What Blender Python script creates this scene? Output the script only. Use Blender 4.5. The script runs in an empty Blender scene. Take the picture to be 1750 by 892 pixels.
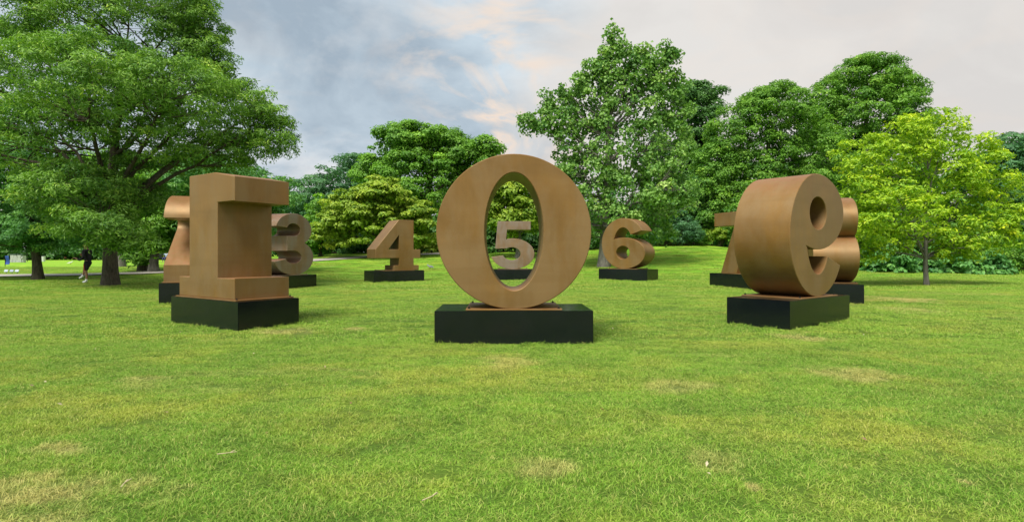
import bpy, bmesh, math, random
import numpy as np
from mathutils import Vector, Matrix
from mathutils.geometry import tessellate_polygon
R_ = math.radians
scene = bpy.context.scene
C = scene.collection
rng = np.random.default_rng(7)
random.seed(7)

# ------------------------------------------------------------------ camera, sky, sun, exposure
F_PX, CX, HZ, EYE = 964.8, 876.3, 432.9, 1.334      # lens and horizon measured on the 1750 px wide photograph
cam_d = bpy.data.cameras.new('camera'); cam = bpy.data.objects.new('camera', cam_d); C.objects.link(cam)
cam.location = (0, 0, EYE); cam.rotation_euler = (R_(90), 0, 0)
cam_d.sensor_width = 36; cam_d.lens = 36 * F_PX / 1750
cam_d.shift_x = (875 - CX) / 1750; cam_d.shift_y = (HZ - 446) / 1750
cam_d.clip_start = 0.05; cam_d.clip_end = 3000
scene.camera = cam

SUN_EL, SUN_AZ = R_(57), R_(-150)                   # azimuth clockwise from +Y
world = bpy.data.worlds.new('World'); scene.world = world; world.use_nodes = True
wn, wl = world.node_tree.nodes, world.node_tree.links
wn.clear()
def N(nodes, t, **kw):
    n = nodes.new(t)
    for k, v in kw.items():
        if k in ('loc',): continue
        if isinstance(k, str) and hasattr(n, k): setattr(n, k, v)
    return n
out = N(wn, 'ShaderNodeOutputWorld')
bg = N(wn, 'ShaderNodeBackground'); wl.new(bg.outputs[0], out.inputs[0])
sky = N(wn, 'ShaderNodeTexSky'); sky.sky_type = 'NISHITA'; sky.sun_disc = False
sky.sun_elevation = SUN_EL; sky.sun_rotation = SUN_AZ
bg.inputs['Strength'].default_value = 0.1
tc = N(wn, 'ShaderNodeTexCoord')
def wmath(op, a, b=None, c=None, clamp=False):
    n = wn.new('ShaderNodeMath'); n.operation = op; n.use_clamp = clamp
    for i, v in enumerate((a, b, c)):
        if v is None: continue
        if isinstance(v, (int, float)): n.inputs[i].default_value = v
        else: wl.new(v, n.inputs[i])
    return n.outputs[0]
def wramp(fac, stops):
    n = wn.new('ShaderNodeValToRGB'); wl.new(fac, n.inputs[0])
    e = n.color_ramp.elements
    while len(e) < len(stops): e.new(0.5)
    for el, (p, c) in zip(e, stops):
        el.position = p; el.color = (c, c, c, 1) if isinstance(c, (int, float)) else (*c, 1)
    return n.outputs[0]
def wmix(fac, a, b):
    n = wn.new('ShaderNodeMix'); n.data_type = 'RGBA'
    if isinstance(fac, (int, float)): n.inputs[0].default_value = fac
    else: wl.new(fac, n.inputs[0])
    for s, v in ((6, a), (7, b)):
        if isinstance(v, tuple): n.inputs[s].default_value = (*v, 1)
        else: wl.new(v, n.inputs[s])
    return n.outputs[2]
def wnoise(scale, detail=6, rough=.55, dist=0., off=(0, 0, 0), st=(1, 1, 1)):
    m = wn.new('ShaderNodeMapping'); m.inputs['Location'].default_value = off; m.inputs['Scale'].default_value = st
    wl.new(proj, m.inputs[0])
    n = wn.new('ShaderNodeTexNoise'); n.inputs['Scale'].default_value = scale
    n.inputs['Detail'].default_value = detail; n.inputs['Roughness'].default_value = rough
    n.inputs['Distortion'].default_value = dist
    wl.new(m.outputs[0], n.inputs['Vector']); return n.outputs['Fac']
sep = N(wn, 'ShaderNodeSeparateXYZ'); wl.new(tc.outputs['Generated'], sep.inputs[0])
# cloud layer: directions projected on a flat ceiling so clouds shrink towards the horizon
zz = wmath('ADD', wmath('MAXIMUM', sep.outputs['Z'], 0.0), 0.42)
cmb = N(wn, 'ShaderNodeCombineXYZ')
wl.new(wmath('DIVIDE', sep.outputs['X'], zz), cmb.inputs[0]); wl.new(wmath('DIVIDE', sep.outputs['Y'], zz), cmb.inputs[1])
proj = cmb.outputs[0]
n_big = wnoise(0.9, 5, .5, .4, (3.1, 1.2, 0))
n_mid = wnoise(2.4, 8, .55, .5, (0.4, 7.3, 2))
n_fine = wnoise(5.5, 8, .6, .3, (5, 2, 1))
# thick blue-grey cloud to the west, thin bright veil to the east
side = wmath('ADD', sep.outputs['X'], wmath('MULTIPLY', wmath('SUBTRACT', n_big, .5), .75))
veil = wramp(side, [(0.0, 0.0), (0.16, 1.0)])
K = 9.2                                            # the cloud radiances below are divided by the background strength
def rad(c): return tuple(v * K for v in c)
grey = wmix(wramp(n_mid, [(.38, 0), (.62, 1)]), rad((.27, .335, .40)), rad((.47, .55, .61)))
grey = wmix(wramp(n_fine, [(.5, 0), (.8, .45)]), grey, rad((.62, .61, .60)))
pale = wmix(wramp(n_mid, [(.40, 0), (.6, 1)]), rad((.52, .505, .49)), rad((.575, .56, .54)))
cloud = wmix(veil, grey, pale)
# breaks in the cloud: blue sky of the Nishita model, rimmed with peach
edge = wmath('SUBTRACT', 1.0, wmath('MULTIPLY', wmath('ABSOLUTE', wmath('SUBTRACT', side, .02)), 5.0), clamp=True)
n_brk = wnoise(3.0, 7, .55, .9, (1.7, 3.9, 4))
peach = wmath('MULTIPLY', wramp(n_brk, [(.47, 0), (.56, .85)]), wmath('ADD', edge, .12, clamp=True))
cloud = wmix(peach, cloud, rad((.68, .56, .465)))
hole = wmath('MULTIPLY', wramp(n_brk, [(.57, 0), (.63, 1)]), wmath('ADD', edge, .05, clamp=True))
blue = wmix(.5, sky.outputs[0], rad((.38, .53, .60)))
col = wmix(wmath('MULTIPLY', hole, .8), cloud, blue)
# peach band low over the horizon in the west
low = wmath('MULTIPLY', wramp(sep.outputs['Z'], [(.02, 1), (.2, 0)]), wramp(n_mid, [(.45, 0), (.6, .8)]))
col = wmix(low, col, rad((.72, .60, .53)))
wl.new(col, bg.inputs['Color'])

sun_d = bpy.data.lights.new('sun', 'SUN'); sun = bpy.data.objects.new('sun', sun_d); C.objects.link(sun)
sun_d.energy = 3.9; sun_d.angle = R_(26); sun_d.color = (1.0, .93, .80)
sd = Vector((math.sin(SUN_AZ) * math.cos(SUN_EL), math.cos(SUN_AZ) * math.cos(SUN_EL), math.sin(SUN_EL)))
sun.rotation_euler = sd.to_track_quat('Z', 'Y').to_euler()
scene.view_settings.view_transform = 'Standard'; scene.view_settings.look = 'None'
scene.view_settings.gamma = 1; scene.view_settings.exposure = 0.58
scene.view_settings.use_curve_mapping = False
scene.cycles.max_bounces = 6; scene.cycles.transparent_max_bounces = 4

# ------------------------------------------------------------------ helpers
def sstep(t): t = np.clip(t, 0, 1); return t * t * (3 - 2 * t)
AX = np.array([-60, -30, -22, -14, -6, 3, 9, 15, 20, 27, 60.]); AV = np.array([.25, .25, 1.05, 1.36, 1.55, 1.75, 2.25, 2.35, 1.9, .7, .6])
PL = [ # plinths: x, y, ground height, bearing (deg) around the ring
 (.009, 9.349, -.076, -1.0), (-5.506, 11.149, -.05, 34.55), (-8.921, 15.902, .04, 72.0), (-8.857, 21.734, -.03, 108.03), (-5.509, 26.278, .016, 145.23),
 (0., 28.205, .02, 180.), (5.436, 26.606, .08, 217.6), (8.892, 21.765, .025, 252.), (8.903, 15.982, .0, 288.), (5.494, 11.203, -.032, 322.52)]
BUMPS = []
def tz(x, y):
    x = np.asarray(x, float); y = np.asarray(y, float)
    A = np.interp(x, AX, AV)
    z = A * sstep((y - 27) / 27.) + .0 * x
    z = z + .05 * sstep((y - 12) / 14) - .05 * sstep((14 - y) / 8)
    z = z + .018 * np.sin(x * .55 + 1) * np.sin(y * .47) + .008 * np.sin(x * 1.9) * np.sin(y * 1.6 + 2)
    for bx, by, bz in BUMPS: z = z + bz * np.exp(-((x - bx) ** 2 + (y - by) ** 2) / 5.)
    return z
def tzf(x, y): return float(tz(x, y))
BUMPS = [(p[0], p[1], p[2] - tzf(p[0], p[1])) for p in PL]
def at(px, py, d): return Vector(((px - CX) / F_PX * d, d, EYE + (HZ - py) / F_PX * d))
def ground_at(px, py):
    d = 3.0
    while d < 150:
        q = at(px, py, d)
        if q.z <= tzf(q.x, q.y): return Vector((q.x, q.y, tzf(q.x, q.y)))
        d += .1
    return Vector((q.x, q.y, tzf(q.x, q.y)))
def tag(o, label=None, cat=None, group=None, kind=None):
    if label: o['label'] = label
    if cat: o['category'] = cat
    if group: o['group'] = group
    if kind: o['kind'] = kind
    return o
def empty(name, loc, rz=0.):
    o = bpy.data.objects.new(name, None); C.objects.link(o); o.location = loc; o.rotation_euler = (0, 0, rz)
    o.empty_display_size = .3
    return o
def link(name, me, mat=None, parent=None):
    o = bpy.data.objects.new(name, me); C.objects.link(o)
    if mat is not None and not me.materials: me.materials.append(mat)
    if parent: o.parent = parent
    return o
def np_mesh(name, verts, faces_flat, sizes, attrs=None, smooth=False):
    me = bpy.data.meshes.new(name)
    verts = np.ascontiguousarray(verts, np.float32); n = len(verts)
    sizes = np.asarray(sizes, np.int32); ff = np.asarray(faces_flat, np.int32)
    me.vertices.add(n); me.vertices.foreach_set('co', verts.ravel())
    me.loops.add(len(ff)); me.loops.foreach_set('vertex_index', ff)
    me.polygons.add(len(sizes))
    st = np.zeros(len(sizes), np.int32); st[1:] = np.cumsum(sizes)[:-1]
    me.polygons.foreach_set('loop_start', st); me.polygons.foreach_set('loop_total', sizes)
    if smooth: me.polygons.foreach_set('use_smooth', np.ones(len(sizes), bool))
    me.update(calc_edges=True)
    for k, v in (attrs or {}).items():
        a = me.attributes.new(k, 'FLOAT', 'POINT'); a.data.foreach_set('value', np.asarray(v, np.float32))
    return me
def bm_obj(name, bm, mat, parent=None, smooth=None):
    me = bpy.data.meshes.new(name); bm.normal_update(); bm.to_mesh(me); bm.free()
    if smooth:
        me.polygons.foreach_set('use_smooth', [True] * len(me.polygons)); me.set_sharp_from_angle(angle=R_(smooth))
    return link(name, me, mat, parent)
def add_box(bm, c, s, rot=None):
    m = Matrix.Translation(Vector(c))
    if rot is not None: m = m @ rot
    m = m @ Matrix.Diagonal((s[0], s[1], s[2], 1))
    return bmesh.ops.create_cube(bm, size=1, matrix=m)['verts']
def add_cyl(bm, c, r, h, seg=12, r2=None, rot=None):
    m = Matrix.Translation(Vector(c))
    if rot is not None: m = m @ rot
    bmesh.ops.create_cone(bm, cap_ends=True, segments=seg, radius1=r, radius2=r if r2 is None else r2, depth=h, matrix=m)
def add_ball(bm, c, s, u=12, v=8):
    m = Matrix.Translation(Vector(c)) @ Matrix.Diagonal((s[0], s[1], s[2], 1))
    bmesh.ops.create_uvsphere(bm, u_segments=u, v_segments=v, radius=1, matrix=m)
def tubes(paths, sides=6):
    """paths: list of (points Nx3, radii N). Returns verts, flat faces, sizes."""
    V, F = [], []; off = 0
    ang = np.arange(sides) / sides * 2 * np.pi
    for P, r in paths:
        P = np.asarray(P, float); r = np.asarray(r, float); n = len(P)
        T = np.gradient(P, axis=0); T /= np.linalg.norm(T, axis=1)[:, None] + 1e-9
        ref = np.where(np.abs(T[:, 2:3]) > .9, np.array([[1., 0, 0]]), np.array([[0, 0, 1.]]))
        ref = np.repeat(ref[:1], n, 0)
        A = np.cross(T, ref); A /= np.linalg.norm(A, axis=1)[:, None] + 1e-9
        B = np.cross(T, A)
        ring = P[:, None] + (A[:, None] * np.cos(ang)[None, :, None] + B[:, None] * np.sin(ang)[None, :, None]) * r[:, None, None]
        V.append(ring.reshape(-1, 3))
        i = np.arange(n - 1)[:, None] * sides; j = np.arange(sides)[None]; j2 = (j + 1) % sides
        q = np.stack([i + j, i + j2, i + sides + j2, i + sides + j], -1).reshape(-1, 4) + off
        F.append(q); off += n * sides
    V = np.concatenate(V); F = np.concatenate(F)
    return V, F.ravel(), np.full(len(F), 4)

# ------------------------------------------------------------------ materials
class MT:
    def __init__(s, name):
        s.m = bpy.data.materials.new(name); s.m.use_nodes = True
        s.n, s.l = s.m.node_tree.nodes, s.m.node_tree.links
        s.b = s.n['Principled BSDF']; s.o = s.n['Material Output']
    def set(s, **kw):
        for k, v in kw.items(): s.put(s.b.inputs[k.replace('_', ' ')], v)
        return s
    def put(s, sock, v):
        if isinstance(v, tuple) and len(v) == 3 and sock.type == 'RGBA': sock.default_value = (*v, 1)
        elif isinstance(v, (int, float, tuple)): sock.default_value = v
        else: s.l.new(v, sock)
    def math(s, op, a, b=None, c=None, clamp=False):
        n = s.n.new('ShaderNodeMath'); n.operation = op; n.use_clamp = clamp
        for i, v in enumerate((a, b, c)):
            if v is not None: s.put(n.inputs[i], v)
        return n.outputs[0]
    def mix(s, f, a, b, mode='MIX'):
        n = s.n.new('ShaderNodeMix'); n.data_type = 'RGBA'; n.blend_type = mode
        s.put(n.inputs[0], f); s.put(n.inputs[6], a); s.put(n.inputs[7], b); return n.outputs[2]
    def ramp(s, f, stops, interp='LINEAR'):
        n = s.n.new('ShaderNodeValToRGB'); n.color_ramp.interpolation = interp; s.put(n.inputs[0], f); e = n.color_ramp.elements
        while len(e) < len(stops): e.new(.5)
        for el, (p, c) in zip(e, stops): el.position = p; el.color = (c, c, c, 1) if isinstance(c, (int, float)) else (*c, 1)
        return n.outputs[0]
    def coord(s, kind='Object'):
        if kind == 'Position': return s.n.new('ShaderNodeNewGeometry').outputs['Position']
        return s.n.new('ShaderNodeTexCoord').outputs[kind]
    def noise(s, vec, scale, detail=4, rough=.5, dist=0., st=None, off=None):
        if st or off:
            m = s.n.new('ShaderNodeMapping'); s.l.new(vec, m.inputs[0])
            if st: m.inputs['Scale'].default_value = st
            if off: m.inputs['Location'].default_value = off
            vec = m.outputs[0]
        n = s.n.new('ShaderNodeTexNoise'); s.l.new(vec, n.inputs['Vector'])
        n.inputs['Scale'].default_value = scale; n.inputs['Detail'].default_value = detail
        n.inputs['Roughness'].default_value = rough; n.inputs['Distortion'].default_value = dist
        return n.outputs['Fac']
    def bump(s, h, strength, dist):
        n = s.n.new('ShaderNodeBump'); n.inputs['Strength'].default_value = strength; n.inputs['Distance'].default_value = dist
        s.l.new(h, n.inputs['Height']); s.l.new(n.outputs[0], s.b.inputs['Normal'])

def simple(name, col, rough=.6, metal=0., var=.15, scale=6.):
    t = MT(name); n = t.noise(t.coord('Object'), scale, 5, .6)
    t.set(Base_Color=t.mix(n, tuple(c * (1 - var) for c in col), tuple(min(1, c * (1 + var)) for c in col)), Roughness=rough, Metallic=metal)
    return t.m

def steel_mat(name, warm, grey, amount):
    t = MT(name); P = t.coord('Object')
    info = t.n.new('ShaderNodeObjectInfo')
    v = t.n.new('ShaderNodeVectorMath'); v.operation = 'ADD'; t.l.new(P, v.inputs[0])
    sc = t.n.new('ShaderNodeVectorMath'); sc.operation = 'SCALE'; sc.inputs[0].default_value = (31, 17, 23); t.l.new(info.outputs['Random'], sc.inputs['Scale'])
    t.l.new(sc.outputs[0], v.inputs[1]); P = v.outputs[0]
    a = t.noise(P, .9, 5, .55, .6); b = t.noise(P, 2.2, 6, .6, .3, st=(1, 1, .35)); c = t.noise(P, 9, 6, .65)
    f = t.noise(P, 60, 4, .6)
    streak = t.noise(P, 14, 5, .6, 0, st=(1, 1, .045))
    col = t.mix(t.ramp(a, [(.35, 0), (.68, 1)]), tuple(x * .74 for x in warm), tuple(x * 1.14 for x in warm))
    col = t.mix(t.math('MULTIPLY', t.ramp(b, [(.40, 0), (.60, 1)]), amount), col, grey)
    col = t.mix(t.math('MULTIPLY', t.ramp(c, [(.52, 0), (.75, 1)]), .22), col, (warm[0] * 1.1, warm[1] * .82, warm[2] * .7))
    col = t.mix(t.math('MULTIPLY', t.ramp(streak, [(.52, 0), (.8, 1)]), .2), col, tuple(x * .6 for x in warm))
    col = t.mix(t.math('MULTIPLY', f, .25), col, tuple(x * .72 for x in warm))
    gn = t.n.new('ShaderNodeNewGeometry'); sz = t.n.new('ShaderNodeSeparateXYZ'); t.l.new(gn.outputs['Normal'], sz.inputs[0])
    wet = t.math('MULTIPLY', t.ramp(sz.outputs['Z'], [(.55, 0), (.95, 1)]), t.ramp(c, [(.40, .35), (.62, 1)]))
    col = t.mix(t.math('MULTIPLY', wet, .65), col, (.27, .105, .05))   # rain-rusted upper surfaces
    h = t.noise(P, 1.3, 3, .5, 0, st=(.25, .25, 3.2)); col = t.mix(t.math('MULTIPLY', t.ramp(h, [(.48, 0), (.6, 1)]), .22), col, tuple(x * .72 for x in warm))
    t.set(Base_Color=col, Roughness=t.ramp(b, [(.3, .40), (.7, .60)]), Metallic=.3, Specular_IOR_Level=.5)
    t.bump(t.math('ADD', t.math('MULTIPLY', c, .6), f), .12, .01)
    return t.m
STEEL = steel_mat('weathered_steel', (.232, .127, .033), (.24, .165, .08), .6)
STEEL_GREY = steel_mat('weathered_steel_greyed', (.25, .16, .09), (.25, .21, .18), .9)

def paint_black():
    t = MT('black_plinth_paint'); P = t.coord('Object')
    n = t.noise(P, 3, 6, .6); d = t.noise(P, 40, 4, .6)
    sp = t.n.new('ShaderNodeSeparateXYZ'); t.l.new(P, sp.inputs[0])
    dust = t.math('MULTIPLY', t.ramp(sp.outputs['Z'], [(0.0, 1), (.12, 0)]), t.math('MULTIPLY', d, .15))
    col = t.mix(dust, (.004, .0065, .009), (.05, .06, .03))
    t.set(Base_Color=col, Roughness=t.ramp(n, [(.3, .13), (.7, .24)]), Specular_IOR_Level=.5)
    t.bump(t.noise(P, 1.6, 3, .5), .08, .02)
    return t.m
BLACK = paint_black()

PATCHES = [  # worn and dried patches of the lawn: pixel centre, half size, turn, strength, straw(1) or yellowing(0)
 (790, 640, 190, 26, .25, .75, 0), (870, 618, 80, 12, .1, .5, 1), (935, 800, 60, 18, 0, .6, 1), (100, 770, 62, 12, -.25, .8, 1), (1150, 665, 70, 15, .15, .5, 1),
 (1460, 645, 85, 16, 0, .6, 1), (1490, 740, 140, 48, 0, .75, 0), (80, 860, 190, 40, 0, .75, 1), (1285, 836, 16, 9, 0, .9, 1), (1652, 828, 18, 8, 0, .9, 1),
 (480, 568, 60, 8, 0, .7, 1), (1535, 512, 60, 6, 0, .8, 1), (260, 705, 130, 34, .1, .6, 0), (607, 564, 26, 4, 0, .8, 1), (1370, 576, 42, 8, 0, .7, 1), (600, 740, 130, 30, 0, .5, 0), (1230, 790, 60, 30, 0, .5, 1), (60, 690, 90, 30, 0, .5, 0), (1560, 530, 60, 6, 0, .5, 1)]
def lawn_colour(t, P, dark):
    """shared by the soil sheet and by the blades, so that patches agree"""
    a = t.noise(P, .22, 4, .55, .5, st=(1, 1, 0)); b = t.noise(P, .75, 5, .6, .6, st=(.7, 1.25, 0), off=(4, 9, 0))
    c = t.noise(P, 3.1, 5, .6, 0, st=(1, 1, 0)); s = t.noise(P, .42, 6, .62, .8, st=(.6, 1.3, 0), off=(2.7, 11.3, 0))
    g1 = (.165, .42, .022); g2 = (.29, .58, .038); yl = (.50, .57, .07); st = (.74, .62, .26)
    col = t.mix(t.ramp(a, [(.36, 0), (.64, 1)]), g1, g2)
    col = t.mix(t.math('MULTIPLY', t.ramp(b, [(.46, 0), (.66, 1)]), .7), col, yl)
    col = t.mix(t.math('MULTIPLY', t.ramp(s, [(.60, 0), (.70, 1)]), .6), col, st)
    e = t.noise(P, 1.0, 6, .7, .4, st=(.55, 1.9, 0), off=(8, 3, 0))
    col = t.mix(t.math('MULTIPLY', t.ramp(e, [(.36, 1), (.52, 0)]), .5), col, (.10, .30, .018))
    col = t.mix(t.math('MULTIPLY', t.ramp(e, [(.54, 0), (.7, 1)]), .4), col, (.42, .60, .07))
    w = t.noise(P, 1.7, 5, .65, 0, st=(1, 1, 0), off=(1, 2, 0)); w = t.math('MULTIPLY', t.math('SUBTRACT', w, .5), 4.2)
    for px, py, hx, hy, rot, stren, kind in PATCHES:
        q = ground_at(px, py); rx = hx * q.y / F_PX; ry = hy * q.y * q.y / (F_PX * EYE)
        m = t.n.new('ShaderNodeMapping'); m.vector_type = 'TEXTURE'; t.l.new(P, m.inputs[0])
        m.inputs['Location'].default_value = (q.x, q.y, 0); m.inputs['Rotation'].default_value = (0, 0, rot * 2); m.inputs['Scale'].default_value = (rx, ry, 1e6)
        ln = t.n.new('ShaderNodeVectorMath'); ln.operation = 'LENGTH'; t.l.new(m.outputs[0], ln.inputs[0])
        f = t.ramp(t.math('MULTIPLY', t.math('ADD', ln.outputs['Value'], w), .7), [(.1, stren), (.85, 0)], 'EASE')
        col = t.mix(f, col, st if kind else yl)
    col = t.mix(t.math('MULTIPLY', t.ramp(c, [(.35, 1), (.5, 0)]), .45), col, tuple(x * .6 for x in g1))
    return col
def lawn_mat():
    t = MT('lawn'); P = t.coord('Position')
    col = lawn_colour(t, P, False)
    f = t.noise(P, 26, 6, .7, 0, st=(1.0, 1.0, 1)); g = t.noise(P, 7, 5, .65, 0, st=(.7, 1.2, 1))
    # soil and thatch between the blades near, closed sward beyond
    d = t.n.new('ShaderNodeVectorMath'); d.operation = 'LENGTH'; t.l.new(P, d.inputs[0])
    near = t.ramp(t.math('DIVIDE', d.outputs['Value'], 60.), [(.25, 1), (.75, 0)])
    col = t.mix(t.math('MULTIPLY', t.ramp(f, [(.38, 1), (.6, 0)]), .5), col, (.07, .12, .015))
    col = t.mix(t.math('MULTIPLY', t.ramp(g, [(.55, 0), (.75, 1)]), .35), col, (.34, .50, .05))
    col = t.mix(t.math('MULTIPLY', near, .72), col, (.055, .085, .018))   # thatch and soil under the blades
    t.set(Base_Color=col, Roughness=.9, Specular_IOR_Level=.15)
    t.bump(t.math('ADD', f, t.math('MULTIPLY', g, 2)), .8, .05)
    return t.m
def blade_mat():
    t = MT('grass_blade'); P = t.coord('Position')
    col = lawn_colour(t, P, False)
    at_ = t.n.new('ShaderNodeAttribute'); at_.attribute_name = 'tint'
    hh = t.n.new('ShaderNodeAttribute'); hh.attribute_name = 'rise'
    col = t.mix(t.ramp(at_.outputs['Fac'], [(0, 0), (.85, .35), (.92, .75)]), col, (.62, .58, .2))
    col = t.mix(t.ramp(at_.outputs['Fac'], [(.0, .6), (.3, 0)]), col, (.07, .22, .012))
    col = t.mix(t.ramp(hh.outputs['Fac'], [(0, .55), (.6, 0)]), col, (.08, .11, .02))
    t.set(Base_Color=col, Roughness=.55, Specular_IOR_Level=.3)
    tr = t.n.new('ShaderNodeBsdfTranslucent'); t.l.new(col, tr.inputs[0])
    mx = t.n.new('ShaderNodeMixShader'); mx.inputs[0].default_value = .3
    t.l.new(t.b.outputs[0], mx.inputs[1]); t.l.new(tr.outputs[0], mx.inputs[2]); t.l.new(mx.outputs[0], t.o.inputs[0])
    return t.m
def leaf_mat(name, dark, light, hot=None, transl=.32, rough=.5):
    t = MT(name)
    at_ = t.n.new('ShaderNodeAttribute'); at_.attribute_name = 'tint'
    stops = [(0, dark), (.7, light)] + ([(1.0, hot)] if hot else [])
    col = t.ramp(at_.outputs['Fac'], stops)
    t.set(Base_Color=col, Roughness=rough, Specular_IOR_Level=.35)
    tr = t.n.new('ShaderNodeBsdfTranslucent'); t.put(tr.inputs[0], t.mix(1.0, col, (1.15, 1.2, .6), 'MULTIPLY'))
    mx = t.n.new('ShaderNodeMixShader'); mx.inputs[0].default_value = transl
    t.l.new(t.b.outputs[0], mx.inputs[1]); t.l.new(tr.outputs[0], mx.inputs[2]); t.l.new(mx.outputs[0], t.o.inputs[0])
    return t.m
def bark_mat(name, c1, c2):
    t = MT(name); P = t.coord('Object')
    a = t.noise(P, 9, 6, .65, .4, st=(1.6, 1.6, .28)); b = t.noise(P, 2, 4, .5)
    col = t.mix(t.ramp(a, [(.35, 0), (.65, 1)]), c1, c2); col = t.mix(t.math('MULTIPLY', t.ramp(b, [(.5, 0), (.7, 1)]), .4), col, (.07, .085, .04))
    t.set(Base_Color=col, Roughness=.9); t.bump(a, .7, .04); return t.m
BARK = bark_mat('brown_bark', (.030, .024, .017), (.115, .095, .07))
BARK_GREY = bark_mat('grey_bark', (.08, .075, .07), (.24, .225, .20))

# ------------------------------------------------------------------ ground
def terrain():
    ys = np.concatenate([np.arange(-30, 0, 2.), np.arange(0, 20, .4), np.arange(20, 62, .6), np.arange(62, 120, 3.), np.array([120, 150, 200, 300, 500, 900.])])
    xh = np.concatenate([np.arange(0, 40, .6), np.arange(40, 90, 3.), np.array([90, 120, 180, 300, 600, 900.])])
    xs = np.concatenate([-xh[:0:-1], xh])
    X, Y = np.meshgrid(xs, ys); Z = tz(X, Y)
    nx = len(xs); i = np.arange(len(ys) - 1)[:, None] * nx; j = np.arange(nx - 1)[None]
    q = np.stack([i + j, i + j + 1, i + nx + j + 1, i + nx + j], -1).reshape(-1)
    me = np_mesh('lawn', np.stack([X, Y, Z], -1).reshape(-1, 3), q, np.full(len(q) // 4, 4), smooth=True)
    o = link('lawn', me, lawn_mat()); tag(o, kind='structure')
terrain()

PATH_PTS = []
def ribbon(name, pts, width, mat, lift=.03):
    P = []
    for a, b in zip(pts[:-1], pts[1:]):
        n = max(2, int((Vector(b) - Vector(a)).length / .7))
        for k in range(n): P.append(Vector(a).lerp(Vector(b), k / n))
    P.append(Vector(pts[-1]))
    P = [Vector((p.x, p.y)) for p in P]
    for _ in range(14): P = [P[0]] + [(P[i - 1] + P[i] * 2 + P[i + 1]) / 4 for i in range(1, len(P) - 1)] + [P[-1]]
    PATH_PTS.extend((p.x, p.y) for p in P)
    V, F = [], []
    for i, p in enumerate(P):
        t = (P[min(i + 1, len(P) - 1)] - P[max(i - 1, 0)]).normalized(); n = Vector((-t.y, t.x))
        for s in (-.5, -.25, 0, .25, .5):
            q = p + n * width * s; V.append((q.x, q.y, tzf(q.x, q.y) + lift))
    for i in range(len(P) - 1):
        for j in range(4): a = i * 5 + j; F.append((a, a + 1, a + 6, a + 5))
    me = bpy.data.meshes.new(name); me.from_pydata(V, [], F); me.update()
    return tag(link(name, me, mat), kind='structure')
PATH_M = simple('path_tarmac', (.36, .34, .31), .9, 0, .2, 3)
g = ground_at
ribbon('path', [g(-60, 472), g(60, 471.5), g(180, 470), g(330, 463), g(480, 449), g(560, 443.5), g(620, 440), g(690, 436), g(745, 433.5), g(790, 432)], 2.3, PATH_M, .05)

# ------------------------------------------------------------------ trees
def leaves(centres, normals, L, Wd, tint, droop=.15):
    """diamond leaves folded along the midrib; centres Nx3, normals Nx3, L/Wd arrays"""
    n = len(centres)
    r = rng.normal(size=(n, 3)); u = np.cross(normals, r); u /= np.linalg.norm(u, axis=1)[:, None] + 1e-9
    v = np.cross(normals, u)
    L = L[:, None]; Wd = Wd[:, None]
    p0 = centres - u * L * .5; p2 = centres + u * L * .5 - normals * L * droop
    p1 = centres - v * Wd * .5 + normals * Wd * .15; p3 = centres + v * Wd * .5 + normals * Wd * .15
    V = np.stack([p0, p1, p2, p3], 1).reshape(-1, 3)
    b = np.arange(n)[:, None] * 4
    F = np.concatenate([b + [0, 1, 2], b + [0, 2, 3]], 1).reshape(-1)
    return V, F, np.repeat(tint, 4)

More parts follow.
